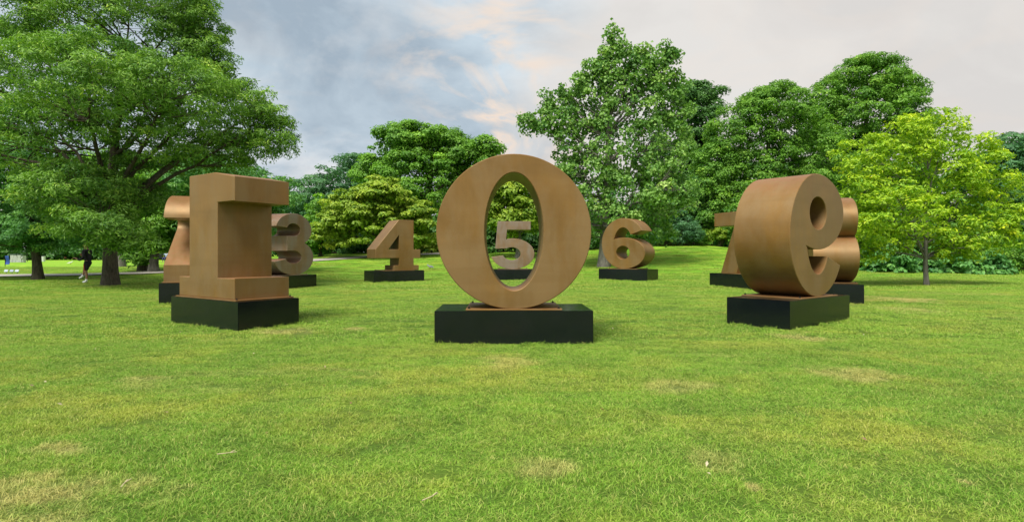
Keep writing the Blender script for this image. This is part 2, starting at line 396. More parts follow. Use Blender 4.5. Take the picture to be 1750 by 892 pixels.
def crown_points(lobes, pad, per, leafL, leafW, flat=.55, spray=.3, inner=.25, up=.5, cover=1., low=.35):
    """lobes: (centre, radii) in metres. Returns the leaf arrays and the pad centres."""
    pads = []
    for li, (c, r) in enumerate(lobes):
        c = np.array(c); r = np.array(r)
        area = 4 * np.pi * ((r[0] * r[1]) ** 1.6 / 3 + (r[0] * r[2]) ** 1.6 / 3 + (r[1] * r[2]) ** 1.6 / 3) ** (1 / 1.6)
        n = int(area / (pad * pad * 2.2) * cover) + 3
        d = rng.normal(size=(n, 3)); d /= np.linalg.norm(d, axis=1)[:, None]
        keep = (d[:, 2] > -.45) | (rng.random(n) < low); d = d[keep]
        q = c + d * r * rng.uniform(.74, 1.0, (len(d), 1))
        ok = np.ones(len(q), bool)
        for lj, (c2, r2) in enumerate(lobes):
            if lj != li: ok &= np.linalg.norm((q - np.array(c2)) / np.array(r2), axis=1) > .72
        for a, b in zip(q[ok], d[ok]): pads.append((a, b, pad * rng.uniform(.6, 1.25)))
    if not pads: pads = [(np.array(lobes[0][0]), np.array([0, 0, 1.]), pad)]
    PC = np.array([p[0] for p in pads]); PD = np.array([p[1] for p in pads]); PR = np.array([p[2] for p in pads])
    cnt = np.maximum(4, (per * (PR / pad) ** 2).astype(int)); idx = np.repeat(np.arange(len(pads)), cnt); n = len(idx)
    d = rng.normal(size=(n, 3)); d[:, 2] = np.abs(d[:, 2]) * np.where(rng.random(n) < .78, 1, -.8); d /= np.linalg.norm(d, axis=1)[:, None]
    rad = rng.uniform(.35, 1.0, n) ** .6
    rad = np.where(rng.random(n) < .07, rad * 1.3, rad)
    loc = d * (PR[idx] * rad)[:, None]; loc[:, 2] *= flat
    loc += PD[idx] * (PR[idx] * .25)[:, None]
    pos = PC[idx] + loc
    nrm = d * .8 + PD[idx] * .35 + np.array([0, 0, up]) + rng.normal(size=(n, 3)) * spray
    nrm /= np.linalg.norm(nrm, axis=1)[:, None]
    padt = rng.normal(0, .13, len(pads)); tint = np.clip(.42 + padt[idx] + rng.normal(0, .16, n), 0, 1)
    s = rng.uniform(.7, 1.3, n)
    A = [(pos, nrm, leafL * s, leafW * s, tint)]
    # leaves deeper inside
    for c, r in lobes:
        m = int(inner * n / len(lobes)); d = rng.normal(size=(m, 3)); d /= np.linalg.norm(d, axis=1)[:, None]
        q = np.array(c) + d * np.array(r) * (rng.uniform(.0, 1, (m, 1)) ** .5 * .78)
        nn = rng.normal(size=(m, 3)) + [0, 0, .6]; nn /= np.linalg.norm(nn, axis=1)[:, None]
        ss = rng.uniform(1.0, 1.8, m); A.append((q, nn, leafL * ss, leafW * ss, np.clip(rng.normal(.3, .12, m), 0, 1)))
    return [np.concatenate([a[i] for a in A]) for i in range(5)], PC, PR

def bez(a, b, c, n):
    t = np.linspace(0, 1, n)[:, None]; return (1 - t) ** 2 * a + 2 * t * (1 - t) * b + t ** 2 * c

def tree(name, label, base, lobes_px, mat, bark=BARK, trunk_r=.3, d=None, pad=.6, per=110, L=.2, Wl=.085, cat='tree', group=None,
         flat=.55, spray=.35, inner=.25, up=.5, cover=1., depth=.85, twigs=1., fork=.4, low=.35, trunk_top=None, sway=.3, lean=0., lowb=.2):
    base = Vector(base); d = d or base.y; s = d / F_PX
    lobes = []
    for i, lb in enumerate(lobes_px):
        px, py, rx, ry = lb[:4]; off = lb[4] if len(lb) > 4 else rng.uniform(-.25, .25) * rx * s
        c = at(px, py, d + off) - base
        c = Vector((c.x, c.y, c.z))
        lobes.append(((c.x, c.y, c.z), (rx * s, rx * s * depth * (1 if rx < 200 else .7), ry * s)))
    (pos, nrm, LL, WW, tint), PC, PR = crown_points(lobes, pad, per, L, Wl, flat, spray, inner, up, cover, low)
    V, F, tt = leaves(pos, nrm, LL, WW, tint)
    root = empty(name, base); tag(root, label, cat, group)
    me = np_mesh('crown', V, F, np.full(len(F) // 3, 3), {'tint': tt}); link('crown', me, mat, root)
    # trunk and branches
    top = trunk_top if trunk_top else max(l[0][2] for l in lobes) * .8
    cxm = np.mean([l[0][0] for l in lobes]); cym = np.mean([l[0][1] for l in lobes])
    n = 22; t = np.linspace(0, 1, n) ** 1.5
    ax = np.stack([cxm * .5 * t ** 1.6 + lean * t + sway * .3 * np.sin(t * 5 + base.x), cym * .4 * t ** 1.6 + sway * .2 * np.sin(t * 4), top * t - .15 * (t == 0)], 1)
    flare = 1 + .35 * np.exp(-t * top / (trunk_r * 1.4))
    rr = trunk_r * flare * (1 - .8 * t) + .01
    V, F, S = tubes([(ax, rr)], 12)
    link('trunk', np_mesh('trunk', V, F, S, smooth=True), bark, root)
    paths = []; limbs = []
    for c, r in lobes:
        c = np.array(c); lim = min(max(c[2] - r[2] * .6, top * .18), top * .92); h0 = max(top * lowb, min(lim - np.hypot(c[0], c[1]) * .55, top * .9))
        k = np.interp(h0, ax[:, 2], np.arange(n)); i = int(min(k, n - 2)); a0 = ax[i] + (ax[i + 1] - ax[i]) * (k - i)
        r0 = min(np.interp(h0, ax[:, 2], rr) * .55, trunk_r * .5)
        mid = (a0 + c) / 2 + np.array([rng.normal(0, .25), rng.normal(0, .25), -.04 * np.linalg.norm(c - a0) + rng.uniform(0, .6)])
        P = bez(a0, mid, c + [0, 0, r[2] * .35], 9); P[1:-1] += rng.normal(0, .05, (7, 3)) * min(1, r0 * 8)
        paths.append((P, np.linspace(r0, r0 * .22, 9))); limbs.append((P, r0))
    allP = np.concatenate([l[0] for l in limbs] + [ax[4:]]); allR = np.concatenate([np.linspace(l[1], l[1] * .22, 9) for l in limbs] + [rr[4:]])
    for q in PC[rng.random(len(PC)) < twigs]:
        dd = np.linalg.norm(allP - q, axis=1) + (allP[:, 2] > q[2]) * .8; i = int(np.argmin(dd)); a = allP[i]
        if np.linalg.norm(a - q) < .1: continue
        mid = (a + q) / 2 + rng.normal(0, .12, 3) + [0, 0, -.05 * dd[i]]
        r0 = min(allR[i] * .6, .012 + .018 * dd[i]); paths.append((bez(a, mid, q, 5), np.linspace(r0, r0 * .35, 5)))
    V, F, S = tubes(paths, 5)
    link('limbs', np_mesh('limbs', V, F, S, smooth=True), bark, root)
    return root

LF = {
 'oak':   leaf_mat('oak_leaf', (.055, .17, .03), (.24, .45, .06), (.55, .72, .12)),
 'oak2':  leaf_mat('oak_leaf_cool', (.05, .19, .06), (.17, .41, .10), (.36, .62, .16)),
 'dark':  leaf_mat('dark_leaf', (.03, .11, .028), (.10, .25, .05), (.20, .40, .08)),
 'blue':  leaf_mat('blue_green_leaf', (.045, .15, .07), (.12, .29, .12), (.23, .43, .16)),
 'mid':   leaf_mat('mid_leaf', (.06, .19, .02), (.21, .44, .045), (.38, .65, .07)),
 'lime':  leaf_mat('lime_leaf', (.12, .25, .022), (.35, .49, .045), (.58, .66, .08)),
 'yel':   leaf_mat('golden_leaf', (.13, .32, .018), (.46, .64, .028), (.84, .86, .035)),
 'pop':   leaf_mat('poplar_leaf', (.065, .20, .045), (.25, .45, .09), (.50, .65, .22)),
 'holm':  leaf_mat('holm_leaf', (.05, .17, .018), (.19, .40, .04), (.40, .60, .08)),
}
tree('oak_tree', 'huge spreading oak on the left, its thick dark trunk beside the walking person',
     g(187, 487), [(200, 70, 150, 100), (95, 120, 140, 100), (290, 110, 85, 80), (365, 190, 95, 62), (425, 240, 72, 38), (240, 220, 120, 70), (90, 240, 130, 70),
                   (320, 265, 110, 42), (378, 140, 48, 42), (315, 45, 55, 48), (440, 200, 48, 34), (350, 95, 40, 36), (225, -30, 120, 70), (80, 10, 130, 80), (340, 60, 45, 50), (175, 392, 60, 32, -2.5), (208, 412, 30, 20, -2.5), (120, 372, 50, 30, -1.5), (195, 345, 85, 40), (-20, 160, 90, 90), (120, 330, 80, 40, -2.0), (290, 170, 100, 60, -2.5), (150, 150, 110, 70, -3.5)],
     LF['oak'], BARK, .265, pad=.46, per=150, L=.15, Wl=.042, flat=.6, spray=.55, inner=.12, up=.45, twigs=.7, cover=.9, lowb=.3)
tree('oak_tree', 'smaller oak at the left edge, dark trunk in front of the stone wall',
     g(62, 478), [(20, 330, 95, 70), (100, 385, 75, 42), (-50, 270, 90, 90), (10, 400, 70, 30), (60, 300, 70, 50), (-60, 380, 70, 40), (135, 392, 46, 28), (40, 405, 50, 26)],
     LF['oak2'], BARK, .21, pad=.5, per=130, L=.18, Wl=.055, flat=.5, spray=.5, twigs=.6, lowb=.45)
tree('oak_tree', 'young oak with low yellow-green boughs behind the figure 2',
     g(243, 464), [(250, 405, 42, 42), (285, 370, 55, 50), (225, 350, 60, 50), (270, 320, 70, 45), (330, 330, 70, 60), (245, 442, 22, 14)],
     LF['mid'], BARK, .26, pad=.75, per=110, L=.28, Wl=.09, flat=.5, spray=.5, twigs=.5)
tree('oak_tree', 'pale feathery oak whose crown shows above the figure 1',
     g(390, 470), [(420, 325, 70, 38), (360, 320, 70, 45), (470, 335, 40, 30), (400, 380, 80, 60)],
     LF['oak2'], BARK, .3, pad=.7, per=120, L=.28, Wl=.08, flat=.5, spray=.6, twigs=.5)
tree('cedar_tree', 'dark blue-green tree behind the figure 3, sloping up to the right',
     (at(560, 430, 62).x, 62, tzf(at(560, 430, 62).x, 62)), [(600, 310, 60, 42), (550, 340, 55, 42), (525, 375, 50, 40), (640, 320, 60, 50), (580, 370, 60, 40), (500, 400, 40, 40)],
     LF['blue'], BARK, .5, pad=.95, per=160, L=.28, Wl=.12, flat=.45, twigs=.3, spray=.35)
tree('lime_tree', 'large rounded mid green tree left of the figure 0',
     (at(725, 430, 56).x, 56, tzf(at(725, 430, 56).x, 56)), [(690, 265, 60, 45), (760, 270, 60, 42), (650, 300, 42, 38), (715, 310, 80, 55), (800, 290, 55, 48), (840, 330, 55, 50), (820, 258, 38, 18), (770, 350, 70, 50), (690, 240, 45, 26), (745, 237, 36, 22)],
     LF['mid'], BARK, .5, pad=.8, per=150, L=.26, Wl=.15, flat=.6, twigs=.4)
tree('maple_tree', 'broad yellow-green maple behind the figure 4',
     Vector((at(640, 430, 43).x, 43, tzf(at(640, 430, 43).x, 43))), [(650, 340, 50, 28), (610, 360, 50, 35), (690, 365, 42, 35), (640, 385, 60, 38), (580, 395, 42, 35), (700, 405, 40, 28), (655, 322, 26, 14), (720, 375, 24, 26)],
     LF['lime'], BARK, .22, pad=.6, per=120, L=.24, Wl=.15, flat=.45, twigs=.4, up=.7, trunk_top=3.4)
tree('maple_tree', 'rounded bright green small tree between the figure 3 and the yellow-green maple',
     (at(548, 437, 46).x, 46, tzf(at(548, 437, 46).x, 46)), [(560, 365, 36, 30), (545, 395, 30, 36), (575, 385, 30, 30), (535, 415, 24, 22)],
     LF['mid'], BARK, .15, pad=.6, per=120, L=.24, Wl=.15, twigs=.3)
tree('maple_tree', 'yellow-green tree seen through the opening of the figure 0',
     g(886, 441), [(875, 345, 48, 34), (835, 365, 40, 32), (920, 360, 40, 34), (880, 375, 50, 28), (870, 320, 34, 16)],
     LF['lime'], BARK_GREY, .26, pad=.6, per=120, L=.24, Wl=.14, twigs=.4, up=.7)
tree('poplar_tree', 'tall airy poplar with upright sprays behind the figure 6',
     g(1033, 456), [(1052, 130, 26, 44), (1074, 128, 16, 34), (1038, 100, 9, 22), (1060, 88, 8, 16), (1122, 125, 18, 36), (1105, 105, 8, 20), (1138, 100, 9, 26), (1018, 118, 9, 16), (992, 150, 12, 20), (1010, 180, 34, 50), (1085, 180, 60, 60), (950, 215, 34, 28), (985, 245, 45, 45), (1050, 260, 80, 65), (1120, 250, 60, 60),
                    (1000, 320, 60, 50), (1090, 335, 80, 55), (1130, 330, 60, 50), (1030, 380, 60, 40), (1110, 390, 50, 35), (1086, 150, 34, 36), (1152, 150, 16, 28), (1108, 140, 26, 30), (1045, 70, 7, 16), (1090, 98, 7, 16), (1150, 92, 6, 16), (1028, 140, 22, 30), (975, 190, 22, 26), (915, 215, 18, 13), (940, 180, 14, 16), (960, 160, 8, 14), (1150, 190, 30, 40)],
     LF['pop'], BARK_GREY, .34, pad=.5, per=62, L=.19, Wl=.15, flat=.95, spray=.8, up=.25, inner=.14, twigs=.7, cover=.85, depth=.7, trunk_top=11.5)
tree('chestnut_tree', 'dark tree right behind the tall poplar',
     (at(1190, 430, 58).x, 58, tzf(at(1190, 430, 58).x, 58)), [(1185, 200, 45, 50), (1200, 165, 34, 18), (1165, 260, 50, 60), (1200, 300, 50, 60), (1150, 340, 60, 60), (1215, 360, 50, 50)],
     LF['dark'], BARK, .5, pad=.85, per=150, L=.28, Wl=.15, flat=.65, twigs=.4)
tree('holm_oak', 'dense dome-shaped evergreen behind the figure 7',
     (at(1310, 430, 50).x, 50, tzf(at(1310, 430, 50).x, 50)), [(1325, 190, 62, 44), (1270, 235, 60, 60), (1370, 240, 62, 55), (1230, 300, 50, 60), (1310, 290, 80, 60), (1400, 300, 60, 60), (1225, 365, 50, 45), (1300, 360, 80, 60), (1390, 370, 70, 60), (1310, 160, 30, 16)],
     LF['holm'], BARK, .5, pad=.62, per=125, L=.20, Wl=.11, flat=.7, twigs=.2, inner=.15)
tree('holm_oak', 'tallest dome-shaped evergreen rising above the golden tree',
     (at(1480, 430, 60).x, 60, tzf(at(1480, 430, 60).x, 60)), [(1480, 140, 62, 42), (1535, 165, 45, 40), (1430, 180, 52, 42), (1490, 210, 90, 60), (1560, 215, 40, 45), (1420, 250, 60, 50), (1500, 290, 100, 60), (1450, 350, 90, 60), (1490, 112, 34, 14)],
     LF['holm'], BARK, .6, pad=.72, per=125, L=.24, Wl=.13, flat=.7, twigs=.2, inner=.15)
tree('false_acacia', 'golden-green tree with a slim grey trunk standing alone on the right of the lawn',
     g(1587, 487), [(1590, 225, 52, 34), (1540, 255, 55, 40), (1650, 265, 52, 38), (1480, 275, 46, 44), (1600, 300, 70, 50), (1690, 300, 46, 44), (1460, 330, 42, 50), (1530, 340, 60, 48), (1640, 355, 65, 50), (1700, 365, 46, 50),
                    (1470, 395, 46, 42), (1560, 405, 70, 32), (1680, 410, 60, 34), (1465, 435, 40, 26), (1600, 250, 60, 40, 1.2), (1545, 375, 60, 50, -1.2), (1560, 220, 30, 20), (1730, 395, 22, 26), (1625, 425, 45, 18)],
     LF['yel'], BARK_GREY, .085, pad=.34, per=66, L=.15, Wl=.06, flat=.6, spray=.5, up=.6, inner=.12, twigs=.8, cover=.75, depth=.7, trunk_top=5.2, lean=-.1)
tree('distant_tree', 'bluish tree at the right edge behind the golden tree',
     (at(1740, 430, 55).x, 55, tzf(at(1740, 430, 55).x, 55)), [(1735, 265, 40, 34), (1720, 300, 50, 50), (1770, 280, 50, 50), (1750, 350, 60, 60), (1700, 340, 40, 50)],
     LF['blue'], BARK, .4, pad=.9, per=110, L=.32, Wl=.16, twigs=.3)

# ------------------------------------------------------------------ shrubs, hedges, far wood
def shrub(name, label, base, lobes_px, mat, pad=.4, per=80, L=.16, Wl=.09, cat='shrub', group=None, d=None, depth=.7, **kw):
    base = Vector(base); d = d or base.y; s = d / F_PX; lobes = []
    for lb in lobes_px:
        px, py, rx, ry = lb[:4]; off = lb[4] if len(lb) > 4 else rng.uniform(-.2, .2) * rx * s
        c = at(px, py, d + off) - base; lobes.append((tuple(c), (rx * s, min(rx * s * depth, 2.5), ry * s)))
    (pos, nrm, LL, WW, tint), PC, PR = crown_points(lobes, pad, per, L, Wl, kw.get('flat', .6), .4, .35, .6, 1.1, .8)
    keep = pos[:, 2] + base.z > tz(pos[:, 0] + base.x, pos[:, 1] + base.y) + .02
    pos, nrm, LL, WW, tint = [v[keep] for v in (pos, nrm, LL, WW, tint)]
    V, F, tt = leaves(pos, nrm, LL, WW, tint)
    root = empty(name, base); tag(root, label, cat, group)
    link('foliage', np_mesh('foliage', V, F, np.full(len(F) // 3, 3), {'tint': tt}), mat, root)
    paths = []
    for q in PC[rng.random(len(PC)) < .5]:
        a = np.array([q[0] * .5, q[1] * .5, -.1]); paths.append((bez(a, np.array([q[0] * .7, q[1] * .7, q[2] * .6]), q, 5), np.linspace(.03, .01, 5)))
    if paths:
        V, F, S = tubes(paths, 4); link('stems', np_mesh('stems', V, F, S, smooth=True), BARK, root)
    return root
def gd(px, d): q = at(px, 430, d); return Vector((q.x, d, tzf(q.x, d)))
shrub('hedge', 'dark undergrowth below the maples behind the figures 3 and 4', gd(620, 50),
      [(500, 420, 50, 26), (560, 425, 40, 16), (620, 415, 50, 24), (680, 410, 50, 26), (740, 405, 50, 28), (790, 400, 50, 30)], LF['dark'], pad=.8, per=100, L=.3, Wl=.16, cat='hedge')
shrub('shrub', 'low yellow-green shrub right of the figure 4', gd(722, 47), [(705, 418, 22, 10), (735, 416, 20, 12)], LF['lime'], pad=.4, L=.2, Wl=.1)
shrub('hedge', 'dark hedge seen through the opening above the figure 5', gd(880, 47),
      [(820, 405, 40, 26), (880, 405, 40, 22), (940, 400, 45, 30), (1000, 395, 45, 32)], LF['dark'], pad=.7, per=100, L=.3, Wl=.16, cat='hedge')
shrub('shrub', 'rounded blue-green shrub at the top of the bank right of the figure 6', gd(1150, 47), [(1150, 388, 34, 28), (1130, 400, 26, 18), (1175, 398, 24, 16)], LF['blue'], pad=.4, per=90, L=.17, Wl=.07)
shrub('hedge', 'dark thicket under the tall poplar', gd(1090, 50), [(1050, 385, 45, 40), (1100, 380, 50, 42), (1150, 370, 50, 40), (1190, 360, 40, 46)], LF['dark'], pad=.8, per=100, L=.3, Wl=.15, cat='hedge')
for i, (px, py, rx, ry, lab, m) in enumerate([
    (1196, 405, 22, 10, 'small light green shrub on the bank beside the rounded blue-green shrub', 'mid'),
    (1225, 402, 20, 9, 'low yellow-green shrub on the bank just left of the figure 7', 'lime'),
    (1270, 396, 34, 22, 'dark shrub on the bank behind the figure 7', 'holm')]):
    shrub('shrub', lab, gd(px, 48), [(px, py, rx, ry), (px + rx * .5, py + 2, rx * .7, ry * .8)], LF[m], pad=.35, L=.17, Wl=.09)
shrub('hedge', 'tall dark thicket behind the figures 9 and 8', gd(1370, 46), [(1310, 385, 60, 50), (1390, 395, 60, 60), (1450, 405, 55, 60)], LF['holm'], pad=.7, per=100, L=.26, Wl=.15, cat='hedge')
for px, py, rx, ry, d, lab, m, L, Wl in [
    (1525, 452, 36, 24, 33, 'large-leaved shrub left of the slim grey trunk', 'oak2', .24, .15),
    (1620, 450, 44, 28, 33.5, 'large-leaved shrub right of the slim grey trunk', 'oak2', .24, .15),
    (1682, 457, 34, 20, 33, 'low large-leaved shrub between the slim trunk and the right edge', 'oak2', .22, .14),
    (1735, 440, 50, 42, 34, 'dark fine-leaved shrub at the right edge of the lawn', 'holm', .13, .07),
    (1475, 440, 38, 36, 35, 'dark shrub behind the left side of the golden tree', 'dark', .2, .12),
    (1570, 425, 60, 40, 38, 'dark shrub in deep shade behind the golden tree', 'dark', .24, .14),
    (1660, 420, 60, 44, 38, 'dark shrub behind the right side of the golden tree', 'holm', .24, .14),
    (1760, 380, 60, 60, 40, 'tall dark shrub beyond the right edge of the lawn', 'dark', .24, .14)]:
    b = gd(px, d); lo = [(px, py, rx, ry), (px - rx * .6, py + ry * .35, rx * .6, ry * .65), (px + rx * .6, py + ry * .35, rx * .6, ry * .65)]
    shrub('shrub', lab, b, lo, LF[m], pad=.38, per=70, L=L, Wl=Wl, group='shrubs along the right side of the lawn')
# far side of the park on the left
shrub('hedge', 'long dark hedge at the far left end of the park', gd(130, 88),
      [(x, 428 - (i % 3) * 2, 44, 15) for i, x in enumerate(range(-60, 360, 45))], LF['dark'], pad=1.1, per=90, L=.5, Wl=.3, cat='hedge')
def far_wood():
    xs = np.linspace(-520, 640, 15); lobes = []
    for x in xs: lobes.append((x, 385 + rng.uniform(-10, 14), 64, 46 + rng.uniform(0, 16), rng.uniform(-4, 6)))
    for x in (1290, 1400, 1500, 1600, 1700, 1800, 1900, 2050, 2200): lobes.append((x, 365 + rng.uniform(-12, 12), 80, 66, rng.uniform(-30, -20)))
    for x in range(700, 1290, 75): lobes.append((x, 408 + rng.uniform(-6, 6), 56, 34, rng.uniform(-6, 6)))
    base = Vector((0, 105, 0)); s = 105 / F_PX; L = []
    for px, py, rx, ry, off in lobes:
        c = at(px, py, 105 + off) - base; L.append((tuple(c), (rx * s, rx * s * .6, ry * s)))
    (pos, nrm, LL, WW, tint), PC, PR = crown_points(L, 1.9, 90, .75, .45, .6, .4, .2, .5, .9, .8)
    V, F, tt = leaves(pos, nrm, LL, WW, tint)
    o = link('far_wood', np_mesh('far_wood', V, F, np.full(len(F) // 3, 3), {'tint': tt}), LF['dark']); o.location = base
    tag(o, 'far-off wood closing the park behind all the other trees', 'woodland', kind='stuff')
far_wood()

# ------------------------------------------------------------------ plinths and steel figures
PW, PD, PH = 2.46, 1.225, .52
def arc(cx, cz, rx, rz, a0, a1, n=None):
    n = n or max(8, int(abs(a1 - a0) / 4)); return [(cx + rx * math.cos(R_(a0 + (a1 - a0) * i / n)), cz + rz * math.sin(R_(a0 + (a1 - a0) * i / n))) for i in range(n + 1)]
def oval(cx, cz, rx, rz): return arc(cx, cz, rx, rz, 0, 360, 80)[:-1]
six = (arc(0, 1.17, 1.1, 1.17, 30, 270, 70) + arc(0, .72, 1.1, .72, 270, 476, 60)[1:] + arc(0, 1.17, .46, .74, 160, 33, 36), [oval(0, .75, .34, .31)])
GLYPH = {
 0: (oval(0, 1.21, 1.21, 1.21), [oval(0, 1.21, .46, .92)]),
 1: ([(-1.0, 0), (1.02, 0), (1.02, .38), (.62, .38), (.62, 2.34), (-.34, 2.34), (-1.0, 2.22), (-1.0, 1.78), (-.42, 1.78), (-.42, .38), (-1.0, .38)], []),
 2: (arc(0, 1.62, 1.04, .72, 175, -38) + [(.05, .46), (1.06, .46), (1.06, 0), (-1.04, 0), (-1.04, .44)] + arc(0, 1.62, .42, .30, -45, 175), []),
 3: (arc(0, 1.72, 1.0, .62, 170, -54.4, 50) + arc(0, .66, 1.12, .66, 58.8, -168, 60)[1:] + arc(-.05, .68, .44, .24, -165, 90, 44) + [(-.40, .92), (-.40, 1.48)] + arc(-.05, 1.72, .37, .24, -90, 165, 44), []),
 4: ([(-.25, 0), (.98, 0), (.98, .22), (.72, .22), (.72, .55), (1.06, .55), (1.06, .95), (.72, .95), (.72, 2.30), (-.02, 2.30), (-1.12, .95), (-1.12, .55), (.0, .55), (.0, .22), (-.25, .22)], [[(.0, .95), (-.52, .95), (.0, 1.62)]]),
 5: ([(-.74, 2.34), (.88, 2.34), (.88, 1.93), (-.28, 1.93), (-.33, 1.43)] + arc(0, .75, 1.06, .75, 104, -168, 64) + arc(-.05, .75, .43, .32, -165, 125, 44) + [(-.86, 1.0)], []),
 6: six,
 7: ([(-1.02, 2.34), (1.02, 2.34), (1.02, 1.95), (.26, 0), (-.62, 0), (.16, 1.82), (-1.02, 1.82)], []),
 8: (arc(0, 1.72, .94, .62, 229.3, -49.3, 60) + arc(0, .68, 1.1, .68, 56.9, -236.9, 70)[1:-1], [oval(0, 1.73, .36, .24), oval(0, .68, .42, .28)]),
 9: ([(-x, 2.34 - z) for x, z in six[0]], [oval(0, 1.59, .34, .31)]),
}
def numeral_mesh(k, depth, sc=(1, 1)):
    o, holes = GLYPH[k]; loops = [o] + holes; loops = [[(x * sc[0], z * sc[1]) for x, z in l] for l in loops]
    ch = .010; ins = []
    for li, l in enumerate(loops):
        m = len(l); ar = sum(l[q][0] * l[(q + 1) % m][1] - l[(q + 1) % m][0] * l[q][1] for q in range(m)); sg = (1 if ar > 0 else -1) * (1 if li == 0 else -1); r = []
        for q in range(m):
            p0, p1, p2 = Vector(l[q - 1]), Vector(l[q]), Vector(l[(q + 1) % m]); e1 = (p1 - p0).normalized(); e2 = (p2 - p1).normalized()
            n1 = Vector((-e1.y, e1.x)) * sg; n2 = Vector((-e2.y, e2.x)) * sg; b = (n1 + n2); b = b / max(.35, b.length * b.length / 2); r.append(tuple(p1 + b * ch))
        ins.append(r)
    tri = tessellate_polygon([[Vector((x, z, 0)) for x, z in l] for l in ins])
    bm = bmesh.new(); rings = []
    for y, src in ((-depth / 2, ins), (-depth / 2 + ch, loops), (depth / 2 - ch, loops), (depth / 2, ins)):
        rings.append([bm.verts.new((x, y, z)) for l in src for x, z in l])
    for t in tri:
        for W_ in (rings[0], rings[3]):
            try: bm.faces.new([W_[i] for i in t])
            except ValueError: pass
    k0 = 0
    for l in loops:
        m = len(l)
        for i in range(m):
            a, b = k0 + i, k0 + (i + 1) % m
            for A, B in zip(rings[:-1], rings[1:]): bm.faces.new((A[a], A[b], B[b], B[a]))
        k0 += m
    bmesh.ops.recalc_face_normals(bm, faces=bm.faces)
    return bm
FIG = ['zero', 'one', 'two', 'three', 'four', 'five', 'six', 'seven', 'eight', 'nine']
TXT = [('rust-brown steel figure 0 at the front centre, a big oval ring', 'widest black plinth, at the front centre, facing straight on'),
       ('brown steel figure 1 seen edge-on at the front left', 'black plinth turned corner-on at the front left'),
       ('brown steel figure 2 mostly hidden behind the figure 1', 'black plinth mostly hidden behind the front left plinth'),
       ('greyish brown steel figure 3 just right of the figure 1', 'black plinth far back on the left, behind the right side of the figure 1'),
       ('brown steel figure 4 standing between the figures 3 and 0', 'black plinth on the open lawn left of centre, its narrow end greenish, under the 4'),
       ('grey-brown steel figure 5 seen through the opening of the figure 0', 'black plinth seen through the opening of the big steel oval ring'),
       ('brown steel figure 6 standing right of the figure 0', 'black plinth at the foot of the bank, right of the big oval ring'),
       ('brown steel figure 7 partly hidden by the left side of the 9', 'black plinth far back on the right, cut off by the drum-shaped 9'),
       ('brown steel figure 8 partly hidden by the right side of the 9', 'black plinth close behind the front right plinth, lower corner showing'),
       ('brown steel figure 9 seen mirrored from behind at the front right', 'black plinth turned corner-on at the front right')]
def bolt_mesh():
    bm = bmesh.new(); add_cyl(bm, (0, 0, .008), .022, .016, 6); add_cyl(bm, (0, 0, .022), .010, .014, 8)
    me = bpy.data.meshes.new('bolt'); bm.to_mesh(me); bm.free(); return me
BOLT = bolt_mesh(); BOLT.materials.append(simple('dark_bolt_steel', (.03, .03, .03), .45, .6))
for k, (x, y, z, a) in enumerate(PL):
    rz = R_(180 - a)
    bm = bmesh.new(); add_box(bm, (0, 0, PH / 2 - .15), (PW, PD, PH + .3))
    bmesh.ops.bevel(bm, geom=bm.edges[:], offset=.007, segments=2, affect='EDGES')
    p = bm_obj('plinth', bm, BLACK, smooth=35); p.location = (x, y, z); p.rotation_euler = (0, 0, rz)
    tag(p, TXT[k][1], 'plinth', 'black plinths in a ring on the lawn')
    root = empty('figure_' + FIG[k], (x, y, z + PH + .002), rz); tag(root, TXT[k][0], 'sculpture', 'steel figures standing in a ring')
    mat = STEEL_GREY if k in (3, 5) else STEEL
    pw = {0: 1.5, 1: 2.2, 2: 2.1, 4: 1.5, 7: 1.1}.get(k, 1.5); pd = 1.17
    bm = bmesh.new(); add_box(bm, (0, 0, .0125), (pw, pd, .025)); bmesh.ops.bevel(bm, geom=bm.edges[:], offset=.003, segments=1, affect='EDGES')
    bm_obj('base_plate', bm, mat, root)
    for sx in (-1, 1):
        for sy in (-1, 1):
            b = link('bolt', BOLT, None, root); b.location = (sx * (pw / 2 - .05), sy * (pd / 2 - .05), .026)
    bm = numeral_mesh(k, 1.10, (1.0, 1.0))
    body = bm_obj('body', bm, mat, root, smooth=28); body.location.z = .024 - (.006 if k in (0, 3, 5, 6, 8, 9) else -.001)

# ------------------------------------------------------------------ lawn grass (geometry-node instances of small tufts)
def tuft(seed, n, size, hgt, wid):
    r = np.random.default_rng(seed)
    x = r.uniform(-size / 2, size / 2, n); y = r.uniform(-size / 2, size / 2, n); h = hgt * r.uniform(.45, 1.3, n) ** 1.1
    a = r.uniform(0, 2 * np.pi, n); le = r.uniform(.3, 2.0, n) * h; w = wid * r.uniform(.6, 1.3, n)
    dx, dy = np.cos(a), np.sin(a); b = r.uniform(0, np.pi, n); sx, sy = np.cos(b), np.sin(b)
    P = lambda t, off: np.stack([x + dx * le * t ** 1.8 + sx * off, y + dy * le * t ** 1.8 + sy * off, h * t * (1 - .25 * t * (le / h)) - .004], 1)
    V = np.stack([P(0, -w / 2), P(0, w / 2), P(.55, w * .42), P(.55, -w * .42), P(1., 0)], 1).reshape(-1, 3)
    bi = np.arange(n)[:, None] * 5; F = np.concatenate([bi + [0, 1, 2], bi + [0, 2, 3], bi + [3, 2, 4]], 1).ravel()
    t = np.repeat(r.random(n), 5); rise = np.tile([0, 0, .55, .55, 1.], n)
    return np_mesh('grass_tuft', V, F, np.full(n * 3, 3), {'tint': t, 'rise': rise})
BLADE = blade_mat()
